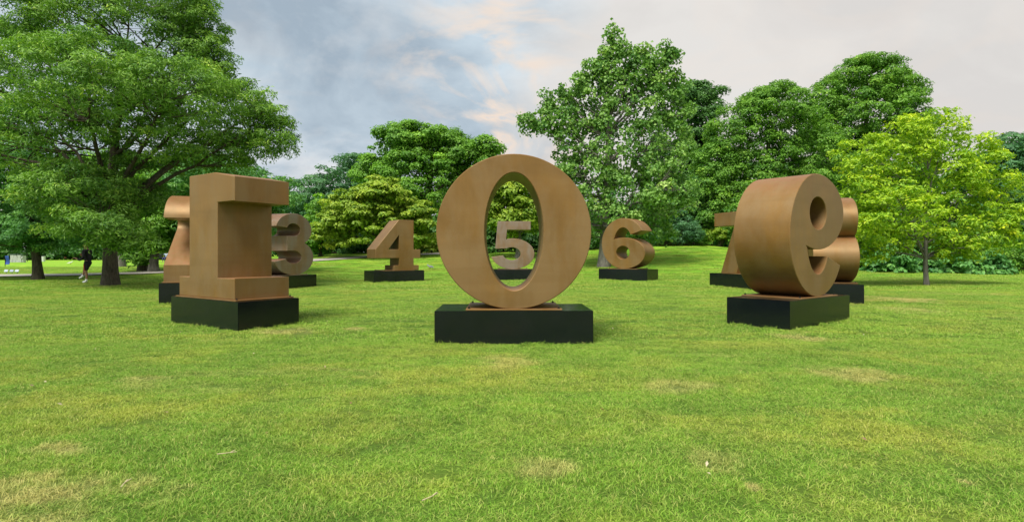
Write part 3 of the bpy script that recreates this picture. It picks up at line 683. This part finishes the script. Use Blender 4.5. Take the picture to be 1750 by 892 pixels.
def scatter(name, label, d0, d1, step, size, n, hgt, wid, seed, pts=None):
    r = np.random.default_rng(seed)
    ys = np.arange(d0, d1, step); P = []
    for yv in ys:
        w = yv * 1.05 + 1.5; xs = np.arange(-w, w, step); P.append(np.stack([xs + r.uniform(-.5, .5, len(xs)) * step, yv + r.uniform(-.5, .5, len(xs)) * step], 1))
    P = np.concatenate(P) if pts is None else pts; keep = np.ones(len(P), bool)
    for (x, y, z, a) in PL:
        th = R_(180 - a); dx, dy = P[:, 0] - x, P[:, 1] - y; u = dx * math.cos(th) + dy * math.sin(th); v = -dx * math.sin(th) + dy * math.cos(th)
        keep &= ~((abs(u) < PW / 2 - size * .3) & (abs(v) < PD / 2 - size * .3))
    if pts is None and d1 > 22:
        for qx, qy in PATH_PTS[::2]: keep &= (P[:, 0] - qx) ** 2 + (P[:, 1] - qy) ** 2 > (1.1 + size * .5) ** 2
    P = P[keep] if pts is None else P; Z = tz(P[:, 0], P[:, 1])
    me = bpy.data.meshes.new(name); me.vertices.add(len(P)); me.vertices.foreach_set('co', np.column_stack([P, Z]).astype(np.float32).ravel())
    # tussocky growth: taller where a slow noise is high
    gsc = .75 + .45 * (np.sin(P[:, 0] * 1.7 + 2 * np.sin(P[:, 1] * .9)) * np.sin(P[:, 1] * 2.1 + 1.5 * np.sin(P[:, 0] * 1.3)) * .5 + .5) + r.normal(0, .12, len(P))
    a_ = me.attributes.new('grow', 'FLOAT', 'POINT'); a_.data.foreach_set('value', np.clip(gsc, .4, 1.6).astype(np.float32))
    o = link(name, me); tag(o, label, 'grass', kind='stuff')
    ng = bpy.data.node_groups.new(name, 'GeometryNodeTree')
    ng.interface.new_socket('Geometry', in_out='INPUT', socket_type='NodeSocketGeometry'); ng.interface.new_socket('Geometry', in_out='OUTPUT', socket_type='NodeSocketGeometry')
    nd, ln = ng.nodes, ng.links; gi = nd.new('NodeGroupInput'); go = nd.new('NodeGroupOutput')
    mp = nd.new('GeometryNodeMeshToPoints'); ln.new(gi.outputs[0], mp.inputs[0])
    col = bpy.data.collections.new(name + '_tufts')
    join = nd.new('GeometryNodeGeometryToInstance')
    for i in range(5):
        m = tuft(seed * 10 + i, n, size, hgt, wid); m.materials.append(BLADE); to = bpy.data.objects.new('grass_tuft', m)
        oi = nd.new('GeometryNodeObjectInfo'); oi.inputs[0].default_value = to; oi.inputs['As Instance'].default_value = True
        ln.new(oi.outputs['Geometry'], join.inputs[0])
    iop = nd.new('GeometryNodeInstanceOnPoints'); ln.new(mp.outputs[0], iop.inputs['Points']); ln.new(join.outputs[0], iop.inputs['Instance'])
    # pick one of the tufts per point
    gi2 = nd.new('GeometryNodeJoinGeometry')
    for l in list(ln):
        if l.to_node == join: ln.new(l.from_socket, gi2.inputs[0])
    ln.new(gi2.outputs[0], iop.inputs['Instance']); iop.inputs['Pick Instance'].default_value = True
    nd.remove(join)
    rv = nd.new('FunctionNodeRandomValue'); rv.data_type = 'FLOAT'; rv.inputs[2].default_value = 0; rv.inputs[3].default_value = 6.283
    cx = nd.new('ShaderNodeCombineXYZ'); ln.new(rv.outputs[1], cx.inputs[2]); ln.new(cx.outputs[0], iop.inputs['Rotation'])
    na = nd.new('GeometryNodeInputNamedAttribute'); na.data_type = 'FLOAT'; na.inputs[0].default_value = 'grow'
    sc = nd.new('ShaderNodeCombineXYZ'); sc.inputs[0].default_value = 1; sc.inputs[1].default_value = 1; ln.new(na.outputs[0], sc.inputs[2])
    ln.new(sc.outputs[0], iop.inputs['Scale']); ln.new(iop.outputs[0], go.inputs[0])
    md = o.modifiers.new('tufts', 'NODES'); md.node_group = ng
    return o
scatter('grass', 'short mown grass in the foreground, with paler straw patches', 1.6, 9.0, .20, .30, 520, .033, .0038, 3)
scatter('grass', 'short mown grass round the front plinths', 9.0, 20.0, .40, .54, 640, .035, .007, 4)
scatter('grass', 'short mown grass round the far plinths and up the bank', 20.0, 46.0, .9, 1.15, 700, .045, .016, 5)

# ------------------------------------------------------------------ people
SKIN = simple('skin', (.30, .16, .10), .55, 0, .05); SHOE = simple('white_trainer', (.75, .78, .82), .5, 0, .05)
BLACKC = simple('black_cloth', (.012, .012, .018), .85, 0, .3, 12); REDC = simple('red_stripe_cloth', (.30, .015, .03), .8); HAIR = simple('dark_hair', (.015, .011, .009), .7)
NAVY = simple('navy_cloth', (.03, .04, .13), .85); WHITEC = simple('white_cloth', (.72, .72, .72), .8); DARKM = simple('dark_metal', (.02, .022, .022), .45, .4)
def skinned(name, verts, edges, mat, parent, sub=1):
    """verts: (x, y, z, rx, ry); vertex 0 is the root"""
    me = bpy.data.meshes.new(name); me.from_pydata([v[:3] for v in verts], edges, []); me.update()
    o = link(name, me, mat, parent)
    md = o.modifiers.new('skin', 'SKIN'); md.use_smooth_shade = True; md.branch_smoothing = .4
    if not me.skin_vertices: me.skin_vertices.new()
    for i, v in enumerate(verts):
        sv = me.skin_vertices[0].data[i]; sv.radius = (v[3], v[4] if len(v) > 4 else v[3]); sv.use_root = i == 0
    sb = o.modifiers.new('sub', 'SUBSURF'); sb.levels = sub; sb.render_levels = sub
    return o
def chain(pts, start=None, V=None, E=None):
    prev = start
    for p in pts:
        V.append(p); k = len(V) - 1
        if prev is not None: E.append((prev, k))
        prev = k
    return prev
def fingers(V, E, hand, d, up=(0, 0, 1), r=.009):
    """five unequal bent fingers from a palm vertex; d is the pointing direction"""
    d = Vector(d).normalized(); u = Vector(up); s = d.cross(u).normalized(); h = Vector(V[hand][:3])
    for k, L in enumerate((.07, .082, .078, .06)):
        o = h + s * (.032 - .021 * k) + d * .03; a = o + d * L * .6; b = a + (d * .6 - u * .6).normalized() * L * .45
        V.append((*o, r, r)); i = len(V) - 1; E.append((hand, i)); chain([(*a, r, r), (*b, r * .8, r * .8)], i, V, E)
    o = h + s * .045; a = o + (d * .6 + s).normalized() * .045
    V.append((*a, r, r)); E.append((hand, len(V) - 1)); b = a + d * .025; V.append((*b, r * .8, r * .8)); E.append((len(V) - 2, len(V) - 1))

def walker():
    b = g(150, 483.6); root = empty('person', b)
    tag(root, 'person in black hooded top and shorts with white shoes striding left under the oak', 'person')
    V, E = [], []
    chain([(.02, 0, .93, .13, .11), (.0, 0, 1.08, .12, .10), (-.03, 0, 1.28, .15, .11), (-.05, 0, 1.42, .12, .09), (-.07, 0, 1.50, .05, .05), (-.09, 0, 1.58, .07, .08), (-.095, 0, 1.66, .085, .095), (-.09, 0, 1.73, .06, .07)], None, V, E)
    # legs: planted right leg, left leg lifted forward
    chain([(.02, -.10, .86, .085, .085), (.0, -.11, .50, .058, .058), (.03, -.10, .30, .05, .05), (.02, -.10, .10, .036, .036), (-.08, -.11, .05, .04, .03)], 0, V, E)
    chain([(.0, .10, .86, .085, .085), (-.21, .10, .60, .058, .058), (-.24, .10, .48, .05, .05), (-.28, .10, .30, .036, .036), (-.38, .10, .25, .04, .03)], 0, V, E)
    # arms
    e = chain([(-.03, -.20, 1.38, .05, .05), (.04, -.27, 1.12, .04, .04), (-.14, -.28, .98, .032, .032), (-.30, -.24, 1.05, .024, .03), (-.37, -.24, 1.08, .035, .016)], 3, V, E); fingers(V, E, e, (-1, 0, .3))
    e = chain([(-.03, .20, 1.38, .05, .05), (-.10, .26, 1.13, .04, .04), (-.26, .24, 1.0, .032, .032), (-.36, .18, 1.12, .024, .03), (-.40, .16, 1.19, .035, .016)], 3, V, E); fingers(V, E, e, (-.4, 0, 1), (-1, 0, 0))
    skinned('body', V, E, SKIN, root, 2)
    V, E = [], []
    chain([(.02, 0, .86, .165, .145), (.0, 0, 1.08, .155, .13), (-.03, 0, 1.28, .18, .14), (-.05, 0, 1.42, .14, .11), (-.04, 0, 1.49, .085, .085)], None, V, E)
    chain([(-.03, -.21, 1.38, .07, .07), (.04, -.275, 1.12, .058, .058), (-.13, -.28, .985, .05, .05), (-.26, -.25, 1.035, .04, .04)], 3, V, E)
    chain([(-.03, .21, 1.38, .07, .07), (-.10, .265, 1.13, .058, .058), (-.25, .245, 1.01, .05, .05), (-.33, .19, 1.09, .04, .04)], 3, V, E)
    skinned('hooded_top', V, E, BLACKC, root, 2)
    V, E = [], []
    chain([(.01, 0, 1.0, .165, .145), (.02, 0, .86, .165, .14)], None, V, E)
    chain([(.02, -.10, .80, .115, .115), (.005, -.11, .53, .095, .095)], 1, V, E); chain([(-.02, .10, .80, .115, .115), (-.19, .10, .62, .095, .095)], 1, V, E)
    skinned('shorts', V, E, BLACKC, root, 2)
    bm = bmesh.new(); add_box(bm, (-.0, -.215, .68), (.035, .015, .28), Matrix.Rotation(R_(-6), 4, 'Y')); bmesh.ops.bevel(bm, geom=bm.edges[:], offset=.005, segments=1, affect='EDGES'); bm_obj('stripe', bm, REDC, root)
    for pts in ([(.02, -.10, .20, .045, .045), (.02, -.10, .09, .05, .05), (-.03, -.11, .055, .055, .045), (-.14, -.12, .04, .045, .032)],
                [(-.265, .10, .38, .045, .045), (-.285, .10, .29, .05, .05), (-.34, .10, .25, .055, .045), (-.45, .10, .20, .045, .032)]):
        V, E = [], []; chain(pts, None, V, E); skinned('shoe', V, E, SHOE, root, 2)
    bm = bmesh.new(); add_ball(bm, (-.075, 0, 1.70), (.095, .085, .085), 16, 10); bm_obj('hair', bm, HAIR, root, smooth=180)
    for sy in (-1, 1): bm = bmesh.new(); add_ball(bm, (-.178, sy * .03, 1.665), (.008, .012, .009), 8, 6); bm_obj('eye', bm, HAIR, root)
    bm = bmesh.new(); add_ball(bm, (-.187, 0, 1.64), (.016, .012, .02), 8, 6); bm_obj('nose', bm, SKIN, root, smooth=180)
    bm = bmesh.new(); add_ball(bm, (-.172, 0, 1.605), (.008, .025, .006), 8, 6); bm_obj('mouth', bm, REDC, root, smooth=180)
walker()

def seated(base, rz, label, top):
    root = empty('person', base, rz); tag(root, label, 'person', 'people resting on the far benches')
    V, E = [], []
    chain([(0, 0, .52, .12, .10), (0, .02, .75, .11, .09), (0, .03, .98, .12, .08), (0, .02, 1.08, .05, .05), (0, 0, 1.18, .075, .085), (0, 0, 1.27, .06, .07)], None, V, E)
    for s in (-1, 1):
        chain([(s * .09, -.05, .52, .075, .075), (s * .10, -.44, .50, .055, .055), (s * .10, -.46, .12, .035, .035), (s * .10, -.56, .05, .035, .03)], 0, V, E)
        chain([(s * .18, .02, .93, .045, .045), (s * .24, -.05, .70, .035, .035), (s * .14, -.28, .60, .03, .03)], 2, V, E)
    skinned('body', V, E, SKIN, root); V, E = [], []
    chain([(0, 0, .56, .14, .12), (0, .02, .75, .14, .11), (0, .03, .98, .15, .10), (0, .02, 1.04, .08, .08)], None, V, E)
    for s in (-1, 1): chain([(s * .19, .02, .93, .06, .06), (s * .24, -.03, .72, .05, .05)], 2, V, E)
    skinned('shirt', V, E, top, root); V, E = [], []
    chain([(0, 0, .54, .135, .115)], None, V, E)
    for s in (-1, 1): chain([(s * .09, -.08, .53, .09, .09), (s * .10, -.44, .51, .07, .07), (s * .10, -.46, .18, .05, .05)], 0, V, E)
    skinned('trousers', V, E, NAVY, root)
    bm = bmesh.new(); add_ball(bm, (0, .025, 1.25), (.08, .085, .08), 10, 8); bm_obj('hair', bm, HAIR, root, smooth=180)
def bench(base, label):
    root = empty('bench', base); tag(root, label, 'bench', 'dark benches on the far side of the lawn')
    for k in range(4):
        bm = bmesh.new(); add_box(bm, (0, -.18 + k * .12, .45), (1.8, .09, .03)); bm_obj('seat_slat', bm, DARKM, root)
    for k in range(4):
        bm = bmesh.new(); add_box(bm, (0, .26 + k * .02, .56 + k * .11), (1.8, .03, .085)); bm_obj('back_slat', bm, DARKM, root)
    for sx in (-1, 1):
        for sy in (-.18, .22):
            bm = bmesh.new(); add_box(bm, (sx * .8, sy, .22), (.06, .06, .46 if sy < 0 else .45)); bm_obj('leg', bm, DARKM, root)
        bm = bmesh.new(); add_box(bm, (sx * .86, .02, .64), (.05, .5, .04)); bm_obj('armrest', bm, DARKM, root)
for px, py, lb, lp, cl in ((222, 444, 'dark slatted bench beyond the oaks, left of the figure 2', 'person in a white shirt sitting on the bench left of the figure 2', WHITEC),
                       (281, 449, 'dark slatted bench just beside the upper left of the figure 2', 'person in a pale blue top sitting on the bench nearest the figure 2', simple('pale_blue_cloth', (.35, .42, .62), .8))):
    b = g(px, py); bench(b, lb); seated(b + Vector((.2, 0, 0)), 0, lp, cl)

def cyclist():
    b = g(90, 441.5); bike = empty('bicycle', b); tag(bike, 'dark bicycle ridden along the far path past the pink flowers', 'bicycle')
    for sx in (-.52, .52):
        bm = bmesh.new(); bmesh.ops.create_cone(bm, segments=20, radius1=.34, radius2=.34, depth=.04, matrix=Matrix.Translation((sx, 0, .34)) @ Matrix.Rotation(R_(90), 4, 'X'), cap_ends=False)
        w = bm_obj('wheel', bm, DARKM, bike)
        bm = bmesh.new()
        for k in range(6):
            a = k * math.pi / 6; add_box(bm, (sx, 0, .34), (.66, .008, .008), Matrix.Rotation(a, 4, 'Y'))
        bm_obj('spokes', bm, DARKM, w)
    V, F, S = tubes([(np.array(p, float), np.full(len(p), .02)) for p in ([(-.52, 0, .34), (-.1, 0, .32), (.38, 0, .80), (-.2, 0, .82), (-.52, 0, .34)], [(-.1, 0, .32), (-.25, 0, .95)], [(.52, 0, .34), (.36, 0, .95), (.44, 0, 1.0)])], 6)
    link('frame', np_mesh('frame', V, F, S), DARKM, bike)
    bm = bmesh.new(); add_box(bm, (-.26, 0, .97), (.26, .14, .05)); bmesh.ops.bevel(bm, geom=bm.edges[:], offset=.02, segments=1, affect='EDGES'); bm_obj('saddle', bm, DARKM, bike)
    V, F, S = tubes([(np.array([(.42, -.25, 1.0), (.42, 0, 1.02), (.42, .25, 1.0)]), np.full(3, .015))], 6); link('handlebar', np_mesh('handlebar', V, F, S), DARKM, bike)
    root = empty('person', b + Vector((0, 0, 0))); tag(root, 'person in a purple-blue top riding a bicycle on the far path', 'person')
    V, E = [], []
    chain([(-.25, 0, 1.03, .12, .11), (-.12, 0, 1.25, .11, .1), (.04, 0, 1.45, .13, .09), (.1, 0, 1.54, .05, .05), (.14, 0, 1.64, .08, .08), (.14, 0, 1.72, .06, .06)], None, V, E)
    chain([(-.15, -.1, .98, .08, .08), (.12, -.1, .85, .06, .06), (-.02, -.1, .42, .04, .04), (.08, -.1, .38, .035, .03)], 0, V, E); chain([(-.15, .1, .98, .08, .08), (.1, .1, .70, .06, .06), (-.14, .1, .28, .04, .04), (-.04, .1, .24, .035, .03)], 0, V, E)
    for s in (-1, 1): chain([(.05, s * .18, 1.40, .045, .045), (.2, s * .24, 1.2, .035, .035), (.40, s * .24, 1.04, .03, .03)], 2, V, E)
    skinned('body', V, E, SKIN, root); V, E = [], []
    chain([(-.24, 0, 1.06, .14, .13), (-.12, 0, 1.25, .14, .12), (.04, 0, 1.43, .15, .11)], None, V, E)
    for s in (-1, 1): chain([(.05, s * .19, 1.39, .06, .06), (.18, s * .245, 1.22, .05, .05)], 2, V, E)
    skinned('shirt', V, E, simple('purple_cloth', (.10, .06, .28), .8), root)
    bm = bmesh.new(); add_ball(bm, (.13, 0, 1.71), (.1, .09, .08), 10, 8); bm_obj('helmet', bm, simple('magenta_helmet', (.3, .03, .12), .4), root, smooth=180)
cyclist()

# ------------------------------------------------------------------ things on the far left side of the park
def stone_wall():
    a, b = g(17, 448.5), g(44, 448.5); d = a.y; L = (b - a).length; root = empty('stone_wall', a); tag(root, 'low pale grey stone wall at the far left behind the blue banner', 'wall')
    M = simple('pale_stone', (.40, .42, .42), .9, 0, .35, 2.0); H = 13 * d / F_PX; r = random.Random(3); n = 10
    bm = bmesh.new(); add_box(bm, (L / 2, .3, H / 2 - .1), (L, .4, H)); bm_obj('core', bm, M, root)
    bm = bmesh.new()
    for row in range(4):
        x = 0
        while x < L - .2:
            w = min(r.uniform(.25, .5), L - x); add_box(bm, (x + w / 2, .07, H * (row + .5) / 4), (w - .03, .1 + r.uniform(0, .05), H / 4 - .03)); x += w
    o = bm_obj('stones', bm, M, root); tag(o, kind='stuff')
    bm = bmesh.new(); add_box(bm, (L / 2, .25, H + .04), (L + .1, .55, .08)); bm_obj('coping', bm, simple('dark_coping', (.05, .06, .09), .6), root)
stone_wall()
def banner(px, py0, py1, w_px, col, label, lean=0., pole=True):
    b = g(px, py1); s = b.y / F_PX; root = empty('banner', b); tag(root, label, 'banner'); H = (py1 - py0) * s; w = w_px * s
    V, F = [], []; n = 10
    for k in range(n + 1):
        t = k / n; z = .15 + (H - .15) * t; ww = w * (.75 + .25 * math.sin(t * math.pi)); off = lean * t
        for sx in (-.5, .5):
            for sy in (-.01, .01): V.append((off + sx * ww, sy + .05 * math.sin(t * 5 + sx), z))
    for k in range(n):
        a = k * 4; F += [(a, a + 2, a + 6, a + 4), (a + 1, a + 5, a + 7, a + 3), (a, a + 4, a + 5, a + 1), (a + 2, a + 3, a + 7, a + 6)]
    F += [(0, 1, 3, 2), (n * 4, n * 4 + 2, n * 4 + 3, n * 4 + 1)]
    me = bpy.data.meshes.new('cloth'); me.from_pydata(V, [], F); link('cloth', me, simple('banner_cloth', col, .7, 0, .12), root)
    V, F, S = tubes([(np.array([(-w * .5, 0, -.1), (-w * .5 + lean * .5, 0, H * .5), (-w * .45 + lean, 0, H)]), np.full(3, .025))], 6)
    link('pole', np_mesh('pole', V, F, S), DARKM, root)
banner(12.5, 437, 455, 7.5, (.02, .07, .34), 'blue curved banner standing in front of the stone wall')
def board(px, py0, py1, w_px, col, label):
    b = g(px, py1); s = b.y / F_PX; H = (py1 - py0) * s; w = w_px * s; root = empty('display_board', b); tag(root, label, 'board')
    bm = bmesh.new(); add_box(bm, (0, 0, H - 8 * s), (w, .08, 16 * s)); bmesh.ops.bevel(bm, geom=bm.edges[:], offset=.02, segments=1, affect='EDGES'); bm_obj('panel', bm, simple('white_panel', col, .6, 0, .1), root)
    for sx in (-1, 1):
        bm = bmesh.new(); add_cyl(bm, (sx * w * .4, .06, H * .45), .035, H * .95, 8); bm_obj('post', bm, DARKM, root)
board(43.5, 416, 447, 7, (.62, .70, .80), 'tall pale blue and white display board left of the smaller oak trunk')
def bin_():
    b = g(74.5, 447); s = b.y / F_PX; root = empty('litter_bin', b); tag(root, 'pale litter bin right of the smaller oak trunk', 'litter bin')
    bm = bmesh.new(); add_cyl(bm, (0, 0, 4.5 * s), 2.3 * s, 9 * s, 16, 2.7 * s); bm_obj('drum', bm, simple('pale_bin', (.55, .58, .58), .6), root, smooth=40)
    bm = bmesh.new(); add_cyl(bm, (0, 0, 9.5 * s), 2.9 * s, 1.0 * s, 16, 1.6 * s); bm_obj('lid', bm, DARKM, root, smooth=40)
bin_()
for px, lab in ((10.5, 'leftmost of three small tilted grey panels on the grass'), (20, 'middle one of three small tilted panels, slightly darker'), (29, 'rightmost of three small tilted grey panels on the grass')):
    b = g(px, 467.5); s = b.y / F_PX; root = empty('small_sign', b); tag(root, lab, 'sign', 'three small signs low on the grass')
    bm = bmesh.new(); add_box(bm, (0, 0, .17), (6.5 * s, .025, 4.2 * s), Matrix.Rotation(R_(-25), 4, 'X') @ Matrix.Rotation(R_(5), 4, 'Y')); bmesh.ops.bevel(bm, geom=bm.edges[:], offset=.006, segments=1, affect='EDGES')
    bm_obj('panel', bm, simple('sign_panel', (.30, .36, .48) if px == 20 else (.42, .48, .60), .4), root)
    bm = bmesh.new(); add_cyl(bm, (0, .03, .02), .02, .2, 8); bm_obj('stake', bm, DARKM, root)
def flowers(px0, px1, py, h, col, name, label, n):
    V, F, tt = [], [], []; a, b = g(px0, py), g(px1, py); r = rng
    pos = np.stack([r.uniform(a.x, b.x, n), a.y + r.uniform(-.6, .6, n), np.zeros(n)], 1); pos[:, 2] = tz(pos[:, 0], pos[:, 1]) + r.uniform(.05, h, n)
    nr = r.normal(size=(n, 3)) + [0, -.6, 1]; nr /= np.linalg.norm(nr, axis=1)[:, None]
    V, F, t = leaves(pos, nr, np.full(n, .28), np.full(n, .24), r.random(n)); o = link(name, np_mesh(name, V, F, np.full(len(F) // 3, 3), {'tint': t}), leaf_mat(name + '_petals', tuple(c * .6 for c in col), col)); tag(o, label, 'flowers', kind='stuff')
flowers(76, 185, 441, .4, (.62, .14, .24), 'flower_bed', 'strip of pink bedding flowers along the far hedge', 1400)
shrub('shrub', 'yellow flowering shrub above the stone wall at the left edge', g(14, 443), [(14, 427, 9, 5)], leaf_mat('yellow_bloom', (.3, .3, .02), (.75, .6, .03)), pad=.5, L=.25, Wl=.2)
shrub('shrub', 'small yellow flowering shrub beside the tall pale board', g(37, 443), [(38, 427, 6, 4)], leaf_mat('yellow_bloom_b', (.3, .3, .02), (.7, .58, .04)), pad=.4, L=.25, Wl=.2)
for px, py, tr, lob, lab in ((205, 456, .36, [(205, 350, 50, 60), (170, 340, 50, 50), (200, 300, 60, 40)], 'far oak with a grey knobbly trunk just right of the big oak'),
                       (264, 465, .26, [(275, 420, 18, 12), (290, 385, 40, 36), (300, 350, 40, 36)], 'slim grey-trunked tree just left of the figure 2')):
    tree('oak_tree', lab, g(px, py), lob, LF['mid'], BARK_GREY, tr, pad=.8, per=90, L=.3, Wl=.12, twigs=.4)

# ------------------------------------------------------------------ birds
def bird(name, loc, rz, col, label, cat, flying=False, s=1.):
    root = empty(name, loc, rz); root.scale = (s, s, s); tag(root, label, cat); M = simple(name + '_feathers', col, .7, 0, .25, 20)
    V, E = [], []
    chain([(0, 0, .12, .055, .05), (.07, 0, .145, .05, .045), (.12, 0, .19, .028, .028), (.145, 0, .225, .03, .03), (.17, 0, .222, .018, .018)], None, V, E); chain([(-.09, 0, .10, .035, .03), (-.17, 0, .085, .028, .01), (-.22, 0, .075, .03, .006)], 0, V, E)
    skinned('body', V, E, M, root, 2)
    for sy in (-1, 1):
        me = bpy.data.meshes.new('wing'); z = .15
        if flying: vs = [(.08, sy * .04, z), (.12, sy * .2, z + .07), (.06, sy * .42, z + .10), (-.04, sy * .44, z + .09), (-.06, sy * .2, z + .05), (-.06, sy * .04, z)]
        else: vs = [(.06, sy * .05, z + .02), (.02, sy * .062, z - .05), (-.1, sy * .05, z - .06), (-.2, sy * .02, z - .065), (-.1, sy * .045, z + .0), (-.02, sy * .05, z + .03)]
        n = 6; me.from_pydata([(x, y + sy * .004, zz + .004) for x, y, zz in vs] + [(x, y - sy * .004, zz - .004) for x, y, zz in vs], [], [tuple(range(n)), tuple(range(2 * n - 1, n - 1, -1))] + [(i, n + i, n + (i + 1) % n, (i + 1) % n) for i in range(n)])
        link('wing', me, M, root)
        if not flying:
            bm = bmesh.new(); add_cyl(bm, (.01, sy * .025, .035), .006, .09, 6); bm_obj('leg', bm, REDC, root)
    bm = bmesh.new(); add_cyl(bm, (.195, 0, .218), .008, .03, 6, .002, Matrix.Rotation(R_(90), 4, 'Y')); bm_obj('beak', bm, DARKM, root)
bird('pigeon', g(735, 460), R_(160), (.20, .22, .26), 'grey pigeon on the lawn between the figures 4 and 0', 'bird', s=1.25)
bird('gull', g(120, 452), R_(20), (.7, .7, .7), 'small white bird on the grass left of the walking person', 'bird', s=1.3)
bird('crow', at(383, 77, 26), R_(40), (.02, .02, .022), 'dark bird with spread wings against the clouds beside the oak crown', 'bird', True, .9)
bird('wood_pigeon', at(261, 16, 19), R_(100), (.35, .37, .38), 'pale bird among the topmost leaves of the big oak', 'bird', True, .5)

# ------------------------------------------------------------------ litter on the grass
def litter():
    n = 48; r = np.random.default_rng(11); y = r.uniform(3.2, 16, n); x = r.uniform(-.9, .9, n) * y; pos = np.stack([x, y, tz(x, y) + .035], 1)
    nr = r.normal(size=(n, 3)) * .5 + [0, 0, 1]; nr /= np.linalg.norm(nr, axis=1)[:, None]
    V, F, t = leaves(pos, nr, r.uniform(.02, .05, n), r.uniform(.012, .03, n), r.random(n)); o = link('leaf_litter', np_mesh('leaf_litter', V, F, np.full(len(F) // 3, 3), {'tint': t}), leaf_mat('dry_leaf', (.22, .10, .04), (.62, .55, .42)))
    tag(o, 'scattered dry leaves and petals lying in the grass', 'leaves', kind='stuff')
litter()
for px, py, a, lab in ((388, 790, .4, 'small dry twig on the lawn in the lower left'), (212, 848, 1.9, 'curved dry stalk near the lower left edge'), (735, 864, .9, 'pale broken twig near the bottom centre')):
    q = g(px, py); t = np.linspace(-.06, .06, 7); P = np.stack([q.x + t * math.cos(a), q.y + t * math.sin(a) + .8 * t * t, q.z + .04 + 0 * t], 1)
    Q = np.stack([P[4], P[4] + [.02, .025, .01]]); V, F, S = tubes([(P, np.linspace(.0035, .002, 7)), (Q, np.array([.004, .002]))], 5)
    o = link('twig', np_mesh('twig', V - [q.x, q.y, q.z], F, S, smooth=True), simple('dry_twig', (.5, .42, .28), .8)); o.location = q; tag(o, lab, 'twig')

def plinth_fringe():
    r = np.random.default_rng(21); P = []
    for (x, y, z, a) in PL:
        th = R_(180 - a)
        for u0, v0, u1, v1 in ((-1, -1, 1, -1), (1, -1, 1, 1), (1, 1, -1, 1), (-1, 1, -1, -1)):
            n = int(14 if u0 != u1 else 7); t = r.random(n); off = r.uniform(.0, .05, n)
            u = (u0 + (u1 - u0) * t) * (PW / 2 + off * (u0 == u1)); v = (v0 + (v1 - v0) * t) * (PD / 2 + off * (v0 == v1))
            u = u + (u0 == u1) * u0 * .04; v = v + (v0 == v1) * v0 * .04
            P.append(np.stack([x + u * math.cos(th) - v * math.sin(th), y + u * math.sin(th) + v * math.cos(th)], 1))
    return np.concatenate(P)
scatter('grass', 'slightly longer uncut grass round the feet of the plinths', 0, 0, 1, .16, 46, .075, .006, 6, pts=plinth_fringe())
